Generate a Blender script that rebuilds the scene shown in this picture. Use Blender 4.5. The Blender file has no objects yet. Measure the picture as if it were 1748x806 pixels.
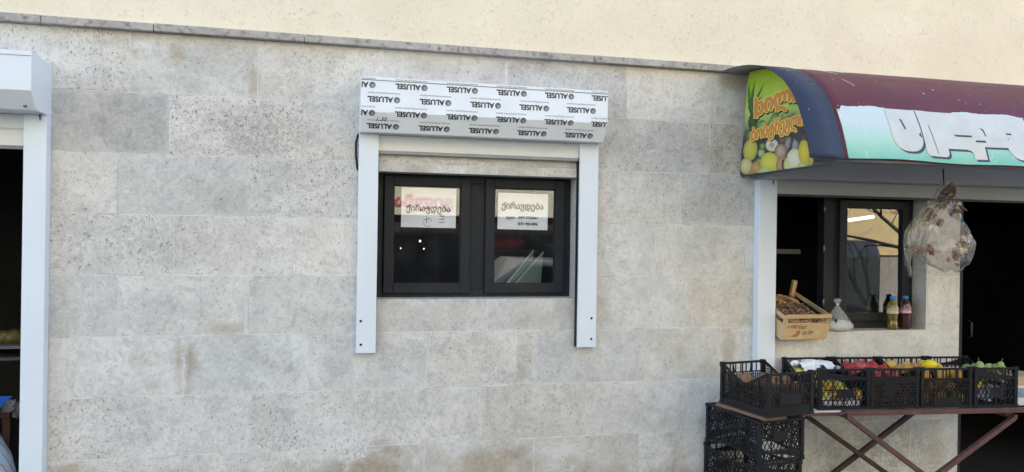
import bpy, bmesh, math, random
import numpy as np
from mathutils import Vector, Matrix, Euler

random.seed(7)
SC = bpy.context.scene
COL = SC.collection
rad = math.radians

# ------------------------------------------------------------------ camera
F_PX, YAW, ROLL = 1311.0, rad(13.5), 0.0145
EYE = np.array([0.0, -4.13, 1.65])
R0 = np.array([math.cos(YAW), -math.sin(YAW), 0]); U0 = np.array([0, 0, 1.0]); FW = np.array([math.sin(YAW), math.cos(YAW), 0])
RT = math.cos(ROLL)*R0 + math.sin(ROLL)*U0
UP = -math.sin(ROLL)*R0 + math.cos(ROLL)*U0
def at(px, py, Y=0.0):
    """point of the plane y = Y under a pixel of the survey photo"""
    d = FW + (px-874)/F_PX*RT - (py-403)/F_PX*UP
    p = EYE + (Y-EYE[1])/d[1]*d
    return float(p[0]), float(p[2])
cam = bpy.data.cameras.new('camera'); co = bpy.data.objects.new('camera', cam); COL.objects.link(co)
cam.sensor_width = 36; cam.lens = F_PX/1748*36; cam.clip_start = 0.05; cam.clip_end = 500
M = Matrix.Identity(4)
for i in range(3):
    M[i][0] = RT[i]; M[i][1] = UP[i]; M[i][2] = -FW[i]; M[i][3] = EYE[i]
co.matrix_world = M
SC.camera = co

# ------------------------------------------------------------------ light
SUN_EL, SUN_AZ = rad(43), rad(12)          # azimuth from +Y towards +X: the sun stands behind the shop
w = bpy.data.worlds.new('World'); SC.world = w; w.use_nodes = True
nt = w.node_tree; bg = nt.nodes['Background']
sky = nt.nodes.new('ShaderNodeTexSky'); sky.sky_type = 'NISHITA'; sky.sun_disc = False
sky.sun_elevation = SUN_EL; sky.sun_rotation = SUN_AZ; sky.dust_density = 0.6; sky.air_density = 1.0; sky.ozone_density = 1.0
nt.links.new(sky.outputs[0], bg.inputs[0]); bg.inputs[1].default_value = 0.15
sl = bpy.data.lights.new('sun', 'SUN'); sl.energy = 2.0; sl.angle = rad(0.5); sl.color = (1, .97, .92)
so = bpy.data.objects.new('sun', sl); COL.objects.link(so)
sd = Vector((math.sin(SUN_AZ)*math.cos(SUN_EL), math.cos(SUN_AZ)*math.cos(SUN_EL), math.sin(SUN_EL)))
so.rotation_euler = (-sd).to_track_quat('-Z', 'Y').to_euler(); so.location = (0, 20, 25)
SC.view_settings.view_transform = 'Standard'; SC.view_settings.look = 'None'
SC.view_settings.exposure = 2.20; SC.view_settings.gamma = 1; SC.view_settings.use_curve_mapping = False
SC.cycles.max_bounces = 10; SC.cycles.transparent_max_bounces = 24

# ------------------------------------------------------------------ helpers
class MB:
    def __init__(s): s.v = []; s.f = []; s.m = []; s.smooth = []
    def add(s, vs, fs, mi=0, sm=False):
        b = len(s.v); s.v += [tuple(map(float, p)) for p in vs]
        for f in fs: s.f.append(tuple(b+i for i in f)); s.m.append(mi); s.smooth.append(sm)
        return s
    def box(s, x0, x1, y0, y1, z0, z1, mi=0):
        return s.add([(x0,y0,z0),(x1,y0,z0),(x1,y1,z0),(x0,y1,z0),(x0,y0,z1),(x1,y0,z1),(x1,y1,z1),(x0,y1,z1)],
                     [(0,3,2,1),(4,5,6,7),(0,1,5,4),(1,2,6,5),(2,3,7,6),(3,0,4,7)], mi)
    def bar(s, p, q, wd, ht=None, mi=0, up=(0,0,1)):
        p, q = Vector(p), Vector(q); ht = ht or wd; d = (q-p).normalized(); u = Vector(up)
        if abs(d.dot(u)) > .98: u = Vector((0,1,0)) if abs(d.y) < .9 else Vector((1,0,0))
        a = d.cross(u).normalized()*wd/2; b = a.cross(d).normalized()*ht/2
        vs = [e+sa*a+sb*b for e in (p, q) for sa, sb in ((-1,-1),(1,-1),(1,1),(-1,1))]
        return s.add(vs, [(0,1,2,3),(7,6,5,4),(0,4,5,1),(1,5,6,2),(2,6,7,3),(3,7,4,0)], mi)
    def tube(s, pts, r, n=8, mi=0):
        pts = [Vector(p) for p in pts]; rs = r if isinstance(r, (list, tuple)) else [r]*len(pts); vs = []; fs = []
        for i, p in enumerate(pts):
            d = (pts[min(i+1, len(pts)-1)]-pts[max(i-1, 0)]).normalized()
            u = Vector((0,0,1)) if abs(d.z) < .9 else Vector((0,1,0))
            a = d.cross(u).normalized(); b = a.cross(d)
            for k in range(n):
                t = 2*math.pi*k/n; vs.append(p+rs[i]*(math.cos(t)*a+math.sin(t)*b))
        for i in range(len(pts)-1):
            for k in range(n): fs.append((i*n+k, i*n+(k+1)%n, (i+1)*n+(k+1)%n, (i+1)*n+k))
        fs += [tuple(range(n))[::-1], tuple((len(pts)-1)*n+k for k in range(n))]
        return s.add(vs, fs, mi, True)
    def lathe(s, prof, n=24, c=(0,0,0), mi=0, wob=None):
        vs = []; fs = []
        for i, (r, z) in enumerate(prof):
            for k in range(n):
                t = 2*math.pi*k/n; rr = r*(wob(t, z) if wob else 1)
                vs.append((c[0]+rr*math.cos(t), c[1]+rr*math.sin(t), c[2]+z))
        for i in range(len(prof)-1):
            for k in range(n): fs.append((i*n+k, i*n+(k+1)%n, (i+1)*n+(k+1)%n, (i+1)*n+k))
        if prof[0][0] > 1e-4: fs.append(tuple(range(n))[::-1])
        if prof[-1][0] > 1e-4: fs.append(tuple((len(prof)-1)*n+k for k in range(n)))
        return s.add(vs, fs, mi, True)
    def prism(s, poly, x0, x1, mi=0):
        """polygon of (y,z) swept along x"""
        n = len(poly); vs = [(x0, y, z) for y, z in poly]+[(x1, y, z) for y, z in poly]
        return s.add(vs, [tuple(range(n)), tuple(range(2*n-1, n-1, -1))]+[(i, i+n, (i+1) % n+n, (i+1) % n) for i in range(n)], mi)
    def mesh(s, name, mats):
        me = bpy.data.meshes.new(name); me.from_pydata(s.v, [], s.f)
        for m in (mats if isinstance(mats, (list, tuple)) else [mats]): me.materials.append(m)
        me.polygons.foreach_set('material_index', s.m); me.polygons.foreach_set('use_smooth', s.smooth)
        bm = bmesh.new(); bm.from_mesh(me); bmesh.ops.recalc_face_normals(bm, faces=bm.faces); bm.to_mesh(me); bm.free()
        me.update(); return me
    def build(s, name, mats, parent=None, bevel=0):
        o = bpy.data.objects.new(name, s.mesh(name, mats)); COL.objects.link(o)
        if parent: o.parent = parent
        if bevel:
            b = o.modifiers.new('bevel', 'BEVEL'); b.width = bevel; b.segments = 2; b.limit_method = 'ANGLE'; b.angle_limit = rad(40)
        return o

def link(name, me, parent=None, loc=(0,0,0), rot=(0,0,0), scale=None):
    o = bpy.data.objects.new(name, me); COL.objects.link(o); o.location = loc; o.rotation_euler = rot
    if scale: o.scale = scale
    if parent: o.parent = parent
    return o
def tag(o, label, cat, group=None, kind=None):
    if label: o['label'] = label
    if cat: o['category'] = cat
    if group: o['group'] = group
    if kind: o['kind'] = kind
    return o
def thing(name, label, cat, loc=(0,0,0), rz=0, group=None):
    o = bpy.data.objects.new(name, None); COL.objects.link(o); o.location = loc; o.rotation_euler = (0,0,rz); o.empty_display_size = .05
    return tag(o, label, cat, group)
def struct(o): o['kind'] = 'structure'; return o

# ------------------------------------------------------------------ materials
def mat(name, col, rough=.6, metal=0, var=0.0, vscale=8, bump=0, bscale=60, trans=0, emis=None, estr=1, dirt=None, dscale=5, dthr=.6, damt=.6, spec=.5, coat=0, ior=1.45, obj=True):
    m = bpy.data.materials.new(name); m.use_nodes = True; n = m.node_tree; p = n.nodes['Principled BSDF']; L = n.links.new
    p.inputs['Base Color'].default_value = (*col, 1); p.inputs['Roughness'].default_value = rough; p.inputs['Metallic'].default_value = metal
    p.inputs['Specular IOR Level'].default_value = spec; p.inputs['Transmission Weight'].default_value = trans; p.inputs['Coat Weight'].default_value = coat
    p.inputs['IOR'].default_value = ior
    if emis: p.inputs['Emission Color'].default_value = (*emis, 1); p.inputs['Emission Strength'].default_value = estr
    tc = n.nodes.new('ShaderNodeTexCoord'); vec = tc.outputs['Object']
    def noise(sc, det=5, ro=.6):
        t = n.nodes.new('ShaderNodeTexNoise'); t.inputs['Scale'].default_value = sc; t.inputs['Detail'].default_value = det; t.inputs['Roughness'].default_value = ro
        L(vec, t.inputs['Vector']); return t
    cur = None
    if var:
        t = noise(vscale); r = n.nodes.new('ShaderNodeValToRGB')
        r.color_ramp.elements[0].position = .3; r.color_ramp.elements[1].position = .7
        r.color_ramp.elements[0].color = tuple(max(0, c*(1-var)) for c in col)+(1,)
        r.color_ramp.elements[1].color = tuple(min(1, c*(1+var)) for c in col)+(1,)
        L(t.outputs['Fac'], r.inputs[0]); cur = r.outputs[0]
    if dirt:
        t = noise(dscale, 8, .7); r = n.nodes.new('ShaderNodeMapRange'); r.inputs[1].default_value = dthr; r.inputs[2].default_value = dthr+.15; r.inputs[4].default_value = damt
        L(t.outputs['Fac'], r.inputs[0]); x = n.nodes.new('ShaderNodeMix'); x.data_type = 'RGBA'; L(r.outputs[0], x.inputs[0])
        if cur: L(cur, x.inputs[6])
        else: x.inputs[6].default_value = (*col, 1)
        x.inputs[7].default_value = (*dirt, 1); cur = x.outputs[2]
    if cur: L(cur, p.inputs['Base Color'])
    if bump:
        t = noise(bscale, 4); b = n.nodes.new('ShaderNodeBump'); b.inputs['Strength'].default_value = bump; b.inputs['Distance'].default_value = .01
        L(t.outputs['Fac'], b.inputs['Height']); L(b.outputs[0], p.inputs['Normal'])
    return m

def film(name, tint, alpha, rough=.1, fres=1.6, crinkle=0, cscale=30, thin=(.9,.9,.9)):
    """thin clear sheet: Fresnel gloss over see-through, with a little of its own white"""
    m = bpy.data.materials.new(name); m.use_nodes = True; n = m.node_tree; n.nodes.clear(); L = n.links.new
    o = n.nodes.new('ShaderNodeOutputMaterial'); tr = n.nodes.new('ShaderNodeBsdfTransparent'); tr.inputs[0].default_value = (*thin, 1)
    gl = n.nodes.new('ShaderNodeBsdfGlossy'); gl.inputs['Roughness'].default_value = rough
    lw = n.nodes.new('ShaderNodeLayerWeight'); lw.inputs[0].default_value = .5
    pw = n.nodes.new('ShaderNodeMath'); pw.operation = 'POWER'; pw.inputs[1].default_value = 4; L(lw.outputs['Facing'], pw.inputs[0])
    fr = n.nodes.new('ShaderNodeMath'); fr.operation = 'MULTIPLY_ADD'; L(pw.outputs[0], fr.inputs[0]); fr.inputs[1].default_value = 1-fres; fr.inputs[2].default_value = fres
    df = n.nodes.new('ShaderNodeBsdfDiffuse'); df.inputs[0].default_value = (*tint, 1)
    a = n.nodes.new('ShaderNodeMixShader'); a.inputs[0].default_value = alpha; L(tr.outputs[0], a.inputs[1]); L(df.outputs[0], a.inputs[2])
    b = n.nodes.new('ShaderNodeMixShader'); L(fr.outputs[0], b.inputs[0]); L(a.outputs[0], b.inputs[1]); L(gl.outputs[0], b.inputs[2]); L(b.outputs[0], o.inputs[0])
    if crinkle:
        tc = n.nodes.new('ShaderNodeTexCoord'); t = n.nodes.new('ShaderNodeTexNoise'); t.inputs['Scale'].default_value = cscale; t.inputs['Detail'].default_value = 6; t.inputs['Distortion'].default_value = 1.5
        L(tc.outputs['Object'], t.inputs['Vector']); bp = n.nodes.new('ShaderNodeBump'); bp.inputs['Strength'].default_value = crinkle; bp.inputs['Distance'].default_value = .02
        L(t.outputs['Fac'], bp.inputs['Height'])
        for q in (gl, df, lw): L(bp.outputs[0], q.inputs['Normal'])
    return m

def dusty(m):
    n = m.node_tree; L = n.links.new; a = [q for q in n.nodes if q.type == 'MIX_SHADER' and not q.inputs[0].is_linked][0]
    tc = n.nodes.new('ShaderNodeTexCoord'); r = n.nodes.new('ShaderNodeMapRange'); r.inputs[1].default_value = .5; r.inputs[2].default_value = .8; r.inputs[4].default_value = .10
    t = n.nodes.new('ShaderNodeTexNoise'); t.inputs['Scale'].default_value = 9; t.inputs['Detail'].default_value = 8; t.inputs['Roughness'].default_value = .75; L(tc.outputs['Object'], t.inputs['Vector']); L(t.outputs['Fac'], r.inputs[0])
    v = n.nodes.new('ShaderNodeTexVoronoi'); v.inputs['Scale'].default_value = 55; L(tc.outputs['Object'], v.inputs['Vector']); w = n.nodes.new('ShaderNodeMapRange'); w.inputs[1].default_value = .10; w.inputs[2].default_value = .04; w.inputs[4].default_value = .16; L(v.outputs['Distance'], w.inputs[0])
    x = n.nodes.new('ShaderNodeMath'); x.operation = 'MULTIPLY'; L(w.outputs[0], x.inputs[0]); L(t.outputs['Fac'], x.inputs[1])
    y = n.nodes.new('ShaderNodeMath'); L(x.outputs[0], y.inputs[0]); L(r.outputs[0], y.inputs[1]); L(y.outputs[0], a.inputs[0]); return m

def vcol_mat(name, attr='col', rough=.5, var=0, spec=.5):
    m = bpy.data.materials.new(name); m.use_nodes = True; n = m.node_tree; p = n.nodes['Principled BSDF']
    a = n.nodes.new('ShaderNodeAttribute'); a.attribute_name = attr; n.links.new(a.outputs['Color'], p.inputs['Base Color'])
    p.inputs['Roughness'].default_value = rough; p.inputs['Specular IOR Level'].default_value = spec
    return m

M_alu = mat('white_aluminium', (.73,.77,.82), .38, var=.03, vscale=3, dirt=(.45,.44,.42), dscale=9, dthr=.66, damt=.35)
M_alu2 = mat('shutter_slats', (.70,.71,.71), .45, var=.03, vscale=5, dirt=(.4,.38,.35), dscale=12, dthr=.63, damt=.35)
M_dark = mat('dark_pvc', (.018,.0205,.026), .5, spec=.3, var=.15, vscale=12, dirt=(.12,.12,.12), dscale=40, dthr=.7, damt=.35)
M_seal = mat('black_rubber', (.008,.008,.008), .6)
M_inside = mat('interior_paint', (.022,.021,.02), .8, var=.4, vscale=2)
M_black = mat('black_plastic', (.0095,.0095,.011), .45, spec=.35, var=.25, vscale=30, dirt=(.045,.043,.04), dscale=18, dthr=.6, damt=.5)
M_blackb = mat('navy_black_plastic', (.009,.0095,.016), .42, spec=.35, var=.25, vscale=30, dirt=(.04,.04,.042), dscale=20, dthr=.62, damt=.5)
M_rust = mat('rusty_painted_steel', (.105,.048,.041), .6, var=.25, vscale=14, bump=.15, bscale=90, dirt=(.12,.07,.05), dscale=16, dthr=.52, damt=.7)
M_rust_shaded = mat('shaded_rusty_steel', (.050,.027,.024), .65, var=.3, vscale=14, bump=.15, bscale=90, dirt=(.075,.045,.035), dscale=18, dthr=.55, damt=.6)  # same rust darkened: shade on the table's back parts put into the colour
M_wood = mat('pale_poplar_wood', (.62,.43,.22), .6, var=.12, vscale=14, dirt=(.45,.27,.12), dscale=10, dthr=.6, damt=.4)
M_board = mat('worn_plank', (.20,.11,.065), .7, var=.3, vscale=12, dirt=(.14,.09,.06), dscale=8, dthr=.55, damt=.6)
M_print = mat('black_print', (.045,.045,.05), .5)
M_ink = mat('blue_black_ink', (.02,.025,.05), .6)
M_glass = film('window_glass', (.3,.33,.33), .012, .0, .19, thin=(1,1,1))
dusty(M_glass)
def sheen(name, c, r=.35, **k): return mat(name, c, r, **k)

# ------------------------------------------------------------------ noise for the wall
def vnoise(x, z, seed=0):
    xi = np.floor(x).astype(np.int64); zi = np.floor(z).astype(np.int64); fx = x-xi; fz = z-zi
    fx = fx*fx*(3-2*fx); fz = fz*fz*(3-2*fz)
    def h(a, b):
        n = (a*374761393+b*668265263+seed*974711) & 0x7fffffff; n = ((n ^ (n >> 13))*1274126177) & 0x7fffffff
        return ((n ^ (n >> 16)) & 0xffff)/65535.0
    return (h(xi,zi)*(1-fx)+h(xi+1,zi)*fx)*(1-fz)+(h(xi,zi+1)*(1-fx)+h(xi+1,zi+1)*fx)*fz
def fbm(x, z, seed=0, oct=5):
    s = 0; a = .5; t = 0
    for i in range(oct): s = s+a*vnoise(x*2**i, z*2**i, seed+i*17); t += a; a *= .55
    return s/t

# ------------------------------------------------------------------ building
OPEN = [(-4.6,-1.36,0,2.13), (.252,1.374,1.303,1.985), (2.585,3.703,1.093,2.02), (3.957,5.3,0,2.02)]   # X0,X1,Z0,Z1
WX0, WX1, WTOP = -6.0, 8.0, 2.632
WEND = 8.3
bld = thing('shop_building', 'pale stone shop front with cream plaster above and black window openings', 'building')

def stone_material():
    m = bpy.data.materials.new('travertine'); m.use_nodes = True; n = m.node_tree; p = n.nodes['Principled BSDF']; L = n.links.new
    p.inputs['Roughness'].default_value = .8; p.inputs['Specular IOR Level'].default_value = .25
    N = n.nodes.new
    tc = N('ShaderNodeTexCoord'); at_t = N('ShaderNodeAttribute'); at_t.attribute_name = 'tone'; at_w = N('ShaderNodeAttribute'); at_w.attribute_name = 'wear_shade'
    at_o = N('ShaderNodeAttribute'); at_o.attribute_name = 'shift'
    add = N('ShaderNodeVectorMath'); add.operation = 'MULTIPLY_ADD'; L(at_o.outputs['Color'], add.inputs[0]); add.inputs[1].default_value = (37,11,53); L(tc.outputs['Object'], add.inputs[2])
    V = add.outputs[0]
    def noise(sc, det, ro=.6, dist=0, vec=None, sz=1):
        t = N('ShaderNodeTexNoise'); t.inputs['Scale'].default_value = sc; t.inputs['Detail'].default_value = det; t.inputs['Roughness'].default_value = ro; t.inputs['Distortion'].default_value = dist
        if sz != 1:
            mp = N('ShaderNodeMapping'); mp.inputs['Scale'].default_value = (1,1,sz); L(vec or V, mp.inputs[0]); L(mp.outputs[0], t.inputs['Vector'])
        else: L(vec or V, t.inputs['Vector'])
        return t.outputs['Fac']
    def rng(v, a, b, c=0, d=1):
        r = N('ShaderNodeMapRange'); L(v, r.inputs[0]); r.inputs[1].default_value = a; r.inputs[2].default_value = b; r.inputs[3].default_value = c; r.inputs[4].default_value = d; return r.outputs[0]
    def mth(op, a, b=None):
        x = N('ShaderNodeMath'); x.operation = op; x.use_clamp = op in ('ADD','MULTIPLY')
        for i, q in enumerate((a, b)):
            if q is None: continue
            if isinstance(q, (int, float)): x.inputs[i].default_value = q
            else: L(q, x.inputs[i])
        return x.outputs[0]
    def mix(f, a, b, bt='MIX'):
        x = N('ShaderNodeMix'); x.data_type = 'RGBA'; x.blend_type = bt
        if isinstance(f, (int, float)): x.inputs[0].default_value = f
        else: L(f, x.inputs[0])
        for i, q in ((6, a), (7, b)):
            if isinstance(q, tuple): x.inputs[i].default_value = (*q, 1)
            else: L(q, x.inputs[i])
        return x.outputs[2]
    sp = N('ShaderNodeSeparateColor'); L(at_w.outputs['Color'], sp.inputs[0])
    brown, grey, lime, pore = sp.outputs[0], sp.outputs[1], sp.outputs[2], at_w.outputs['Alpha']
    # base mottling: veiled clouds and fine grain
    c = mix(rng(noise(4.5,6,.65,.6), .33, .68), (.605,.575,.535), (.775,.74,.69))
    c = mix(mth('MULTIPLY', rng(noise(22,5,.7,.8), .5, .72), .40), c, (.45,.435,.41))
    c = mix(mth('MULTIPLY', rng(noise(11,7,.74,1.0), .51, .63), .45), c, (.40,.39,.38))
    c = mix(mth('MULTIPLY', rng(noise(48,5,.75,.4), .50, .66), .34), c, (.30,.29,.28))
    c = mix(mth('MULTIPLY', rng(noise(70,3,.6), .55, .75), .45), c, (.80,.785,.76))
    c = mix(mth('MULTIPLY', rng(noise(7,6,.7,1.4), .56, .70), .35), c, (.82,.81,.79))
    c = mix(1.0, c, at_t.outputs['Color'], 'MULTIPLY')
    # weather grey with painted stall shade, brown rust water stains, lime
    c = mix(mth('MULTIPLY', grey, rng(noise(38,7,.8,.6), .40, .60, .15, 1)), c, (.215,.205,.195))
    c = mix(mth('MULTIPLY', brown, rng(noise(26,6,.75,.8), .3, .62, .55, 1)), c, (.37,.285,.195))
    c = mix(mth('MULTIPLY', lime, rng(noise(34,5,.7,1.2), .36, .6)), c, (.74,.74,.73))
    # pits: worm-like pores of travertine, their number set per block
    pn = noise(105,3,.6,1.2, sz=.8); pm = noise(5,3,.6)
    thr = mth('SUBTRACT', .731, mth('MULTIPLY', mth('ADD', mth('MULTIPLY', pm, .55), mth('MULTIPLY', pore, .6)), .17))
    pit1 = rng(mth('SUBTRACT', pn, thr), 0, .03)
    vo = N('ShaderNodeTexVoronoi'); vo.inputs['Scale'].default_value = 34; vo.inputs['Randomness'].default_value = 1; dv = N('ShaderNodeVectorMath'); dv.operation = 'MULTIPLY_ADD'
    wn = N('ShaderNodeTexNoise'); wn.inputs['Scale'].default_value = 45; L(V, wn.inputs['Vector']); L(wn.outputs['Color'], dv.inputs[0]); dv.inputs[1].default_value = (.03,.03,.03); L(V, dv.inputs[2]); L(dv.outputs[0], vo.inputs['Vector'])
    big = rng(noise(3.2,2), .56, .66)
    pit2 = mth('MULTIPLY', mth('MULTIPLY', rng(vo.outputs['Distance'], .17, .09), rng(noise(13,2), .56, .6)), mth('ADD', mth('MULTIPLY', big, .7), .25))
    pit = mth('ADD', pit1, pit2)
    c = mix(mth('MULTIPLY', pit, .72), c, (.10,.09,.08))
    L(c, p.inputs['Base Color'])
    h = mth('SUBTRACT', mth('MULTIPLY', noise(55,5,.7), .35), pit)
    b = N('ShaderNodeBump'); b.inputs['Strength'].default_value = .55; b.inputs['Distance'].default_value = .004; L(h, b.inputs['Height']); L(b.outputs[0], p.inputs['Normal'])
    return m
M_stone = stone_material()
M_grout = mat('pale_grout', (.70,.685,.66), .9, var=.22, vscale=6, dirt=(.28,.27,.25), dscale=3.5, dthr=.5, damt=.9)

ZC = [.525+.3012*k for k in range(8)]          # bed joints
COURSES = {6: [-.961,-.358,.276,.947,1.653,2.216], 5: [-.774,-.133,.531,1.0,1.481,2.181], 4: [-1.008,-.391,.24,.9,1.45,2.0],
           3: [-.746,-.174,.42,1.1,1.847,2.42], 2: [-1.0,-.389,.249,.86,1.47,2.04], 1: [-.692,-.086,.528,1.133,1.741,2.35],
           0: [-1.0,-.383,.234,.832,1.434,2.051], -1: [-.701,-.082,.523,1.135,1.761,2.38], -2: [-1.0,-.39,.22,.83,1.44,2.05]}
TONE = {}   # (course, block) -> (tone, tint, pore, grey)
def blob(x, z, cx, cz, rx, rz, sd=0, soft=.5):
    d = np.hypot((x-cx)/rx, (z-cz)/rz)+(fbm(x*9, z*9, 31+sd)-.5)*1.3
    return np.clip((1.15-d)/soft, 0, 1)
def stain_shade_maps(x, z):
    br = np.zeros_like(x); gr = np.zeros_like(x); li = np.zeros_like(x)
    def B(*a, s=1.0, t=br, soft=.5):
        np.maximum(t, s*blob(x, z, *a, soft=soft), out=t)
    def px(t, x0, x1, y0, y1, s, soft=.5, sd=0):
        a = at(x0, y0); b = at(x1, y1); B((a[0]+b[0])/2, (a[1]+b[1])/2, abs(b[0]-a[0])/2, abs(b[1]-a[1])/2, sd, s=s, t=t, soft=soft)
    px(br, 296,338,572,672,.85,.7); px(li, 309,318,575,668,.9,.4,3); px(br, 215,262,585,640,.35,.8,1); px(gr, 180,262,585,635,.35,.7,2); px(br, 240,275,650,668,.3,.6,5)
    px(br, 424,444,112,168,.7,.6); px(br, 288,318,72,116,.55,.6); px(li, 226,262,66,88,.9,.4); px(li, 264,300,112,130,.7,.4); px(br, 222,236,70,102,.5,.5)
    px(br, 85,170,787,840,.75,.4); px(li, 132,160,788,830,.7,.5); px(br, 220,310,786,840,.5,.6); px(li, 240,306,782,806,.9,.5,2)
    px(br, 470,530,790,830,.5,.6); px(br, 528,725,770,860,.8,.5); px(gr, 528,725,762,830,.55,.5); px(li, 560,645,745,790,.9,.4,4); px(li, 588,600,765,806,.9,.3); px(li, 615,632,760,785,.8,.4); px(li,700,725,770,800,.5,.4)
    px(br, 725,910,772,870,.85,.6,2); px(br, 905,1080,788,900,.8,.6,3); px(br, 1080,1210,785,900,.8,.6,4); px(li, 900,1000,750,780,.5,.6,4); px(li, 740,830,745,765,.5,.5,1); px(gr, 835,910,755,780,.5,.6)
    px(br, 880,912,565,660,.30,.7,2); px(gr, 870,915,565,655,.45,.7,3); px(br, 885,960,520,560,.22,.7)
    px(gr, 350,530,180,270,.6,.8,1); px(gr, 385,520,230,272,.55,.5,2); px(gr, 165,290,160,262,.45,.35,6); px(gr, 170,330,372,465,.35,.5,7)
    px(gr, 1040,1210,212,300,.3,.5,8); px(br, 1212,1278,215,301,.33,.3,3); px(br, 1226,1282,124,158,.62,.35,4); px(li, 1232,1262,152,196,.5,.4,5); px(gr,1165,1282,302,384,.30,.4,9)
    px(br, 1232,1254,562,640,.6,.5); px(br, 1148,1172,585,622,.5,.7,1); px(br, 1195,1225,615,640,.3,.7); px(gr, 1075,1110,430,520,.2,.7); px(br, 1175,1190,470,552,.15,.8); px(br, 1210,1225,390,460,.3,.7,7); px(gr,1178,1205,385,440,.3,.8)
    px(li, 600,622,605,648,.7,.3,8); px(gr, 545,610,590,650,.25,.8); px(gr, 650,700,670,760,.35,.8,4); px(gr, 640,735,655,765,.25,.8,5); px(gr, 785,830,590,660,.2,.8,6)
    px(gr, 420,520,590,655,.18,.8,9); px(br, 350,424,553,575,.55,.5,5); px(gr, 1128,1180,730,760,.4,.6,3); px(gr,1070,1095,660,690,.3,.7)
    px(gr, 870,1000,60,118,.25,.8,2); px(br, 700,800,100,130,.2,.8); px(gr, 660,760,270,300,.2,.8); px(br, 690,740,282,300,.45,.6)
    # splash zone dirt with the stall's shade painted in, and door pier
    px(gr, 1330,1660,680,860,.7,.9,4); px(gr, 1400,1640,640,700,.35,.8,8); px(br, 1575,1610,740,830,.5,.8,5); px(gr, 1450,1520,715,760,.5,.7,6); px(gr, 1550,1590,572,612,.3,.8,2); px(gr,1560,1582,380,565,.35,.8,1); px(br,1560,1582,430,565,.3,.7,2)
    # combed scratches, left of the window
    a = (fbm(x*3-z*3, (x+z)*26, 5) > .60)*blob(x, z, *[(p+q)/2 for p, q in zip(at(420,590), at(510,660))], .16, .12, 3)
    gr = np.maximum(gr, .55*a)
    li = np.maximum(li, .25*np.clip((fbm(x*1.6, z*1.6, 77)-.56)*6, 0, 1))
    gr = np.maximum(gr, .22*np.clip((fbm(x*2.2, z*1.3, 91)-.52)*6, 0, 1))
    br = np.maximum(br, .10*np.clip((fbm(x*1.3, z*1.7, 191)-.5)*6, 0, 1))
    return br, gr, li

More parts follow.
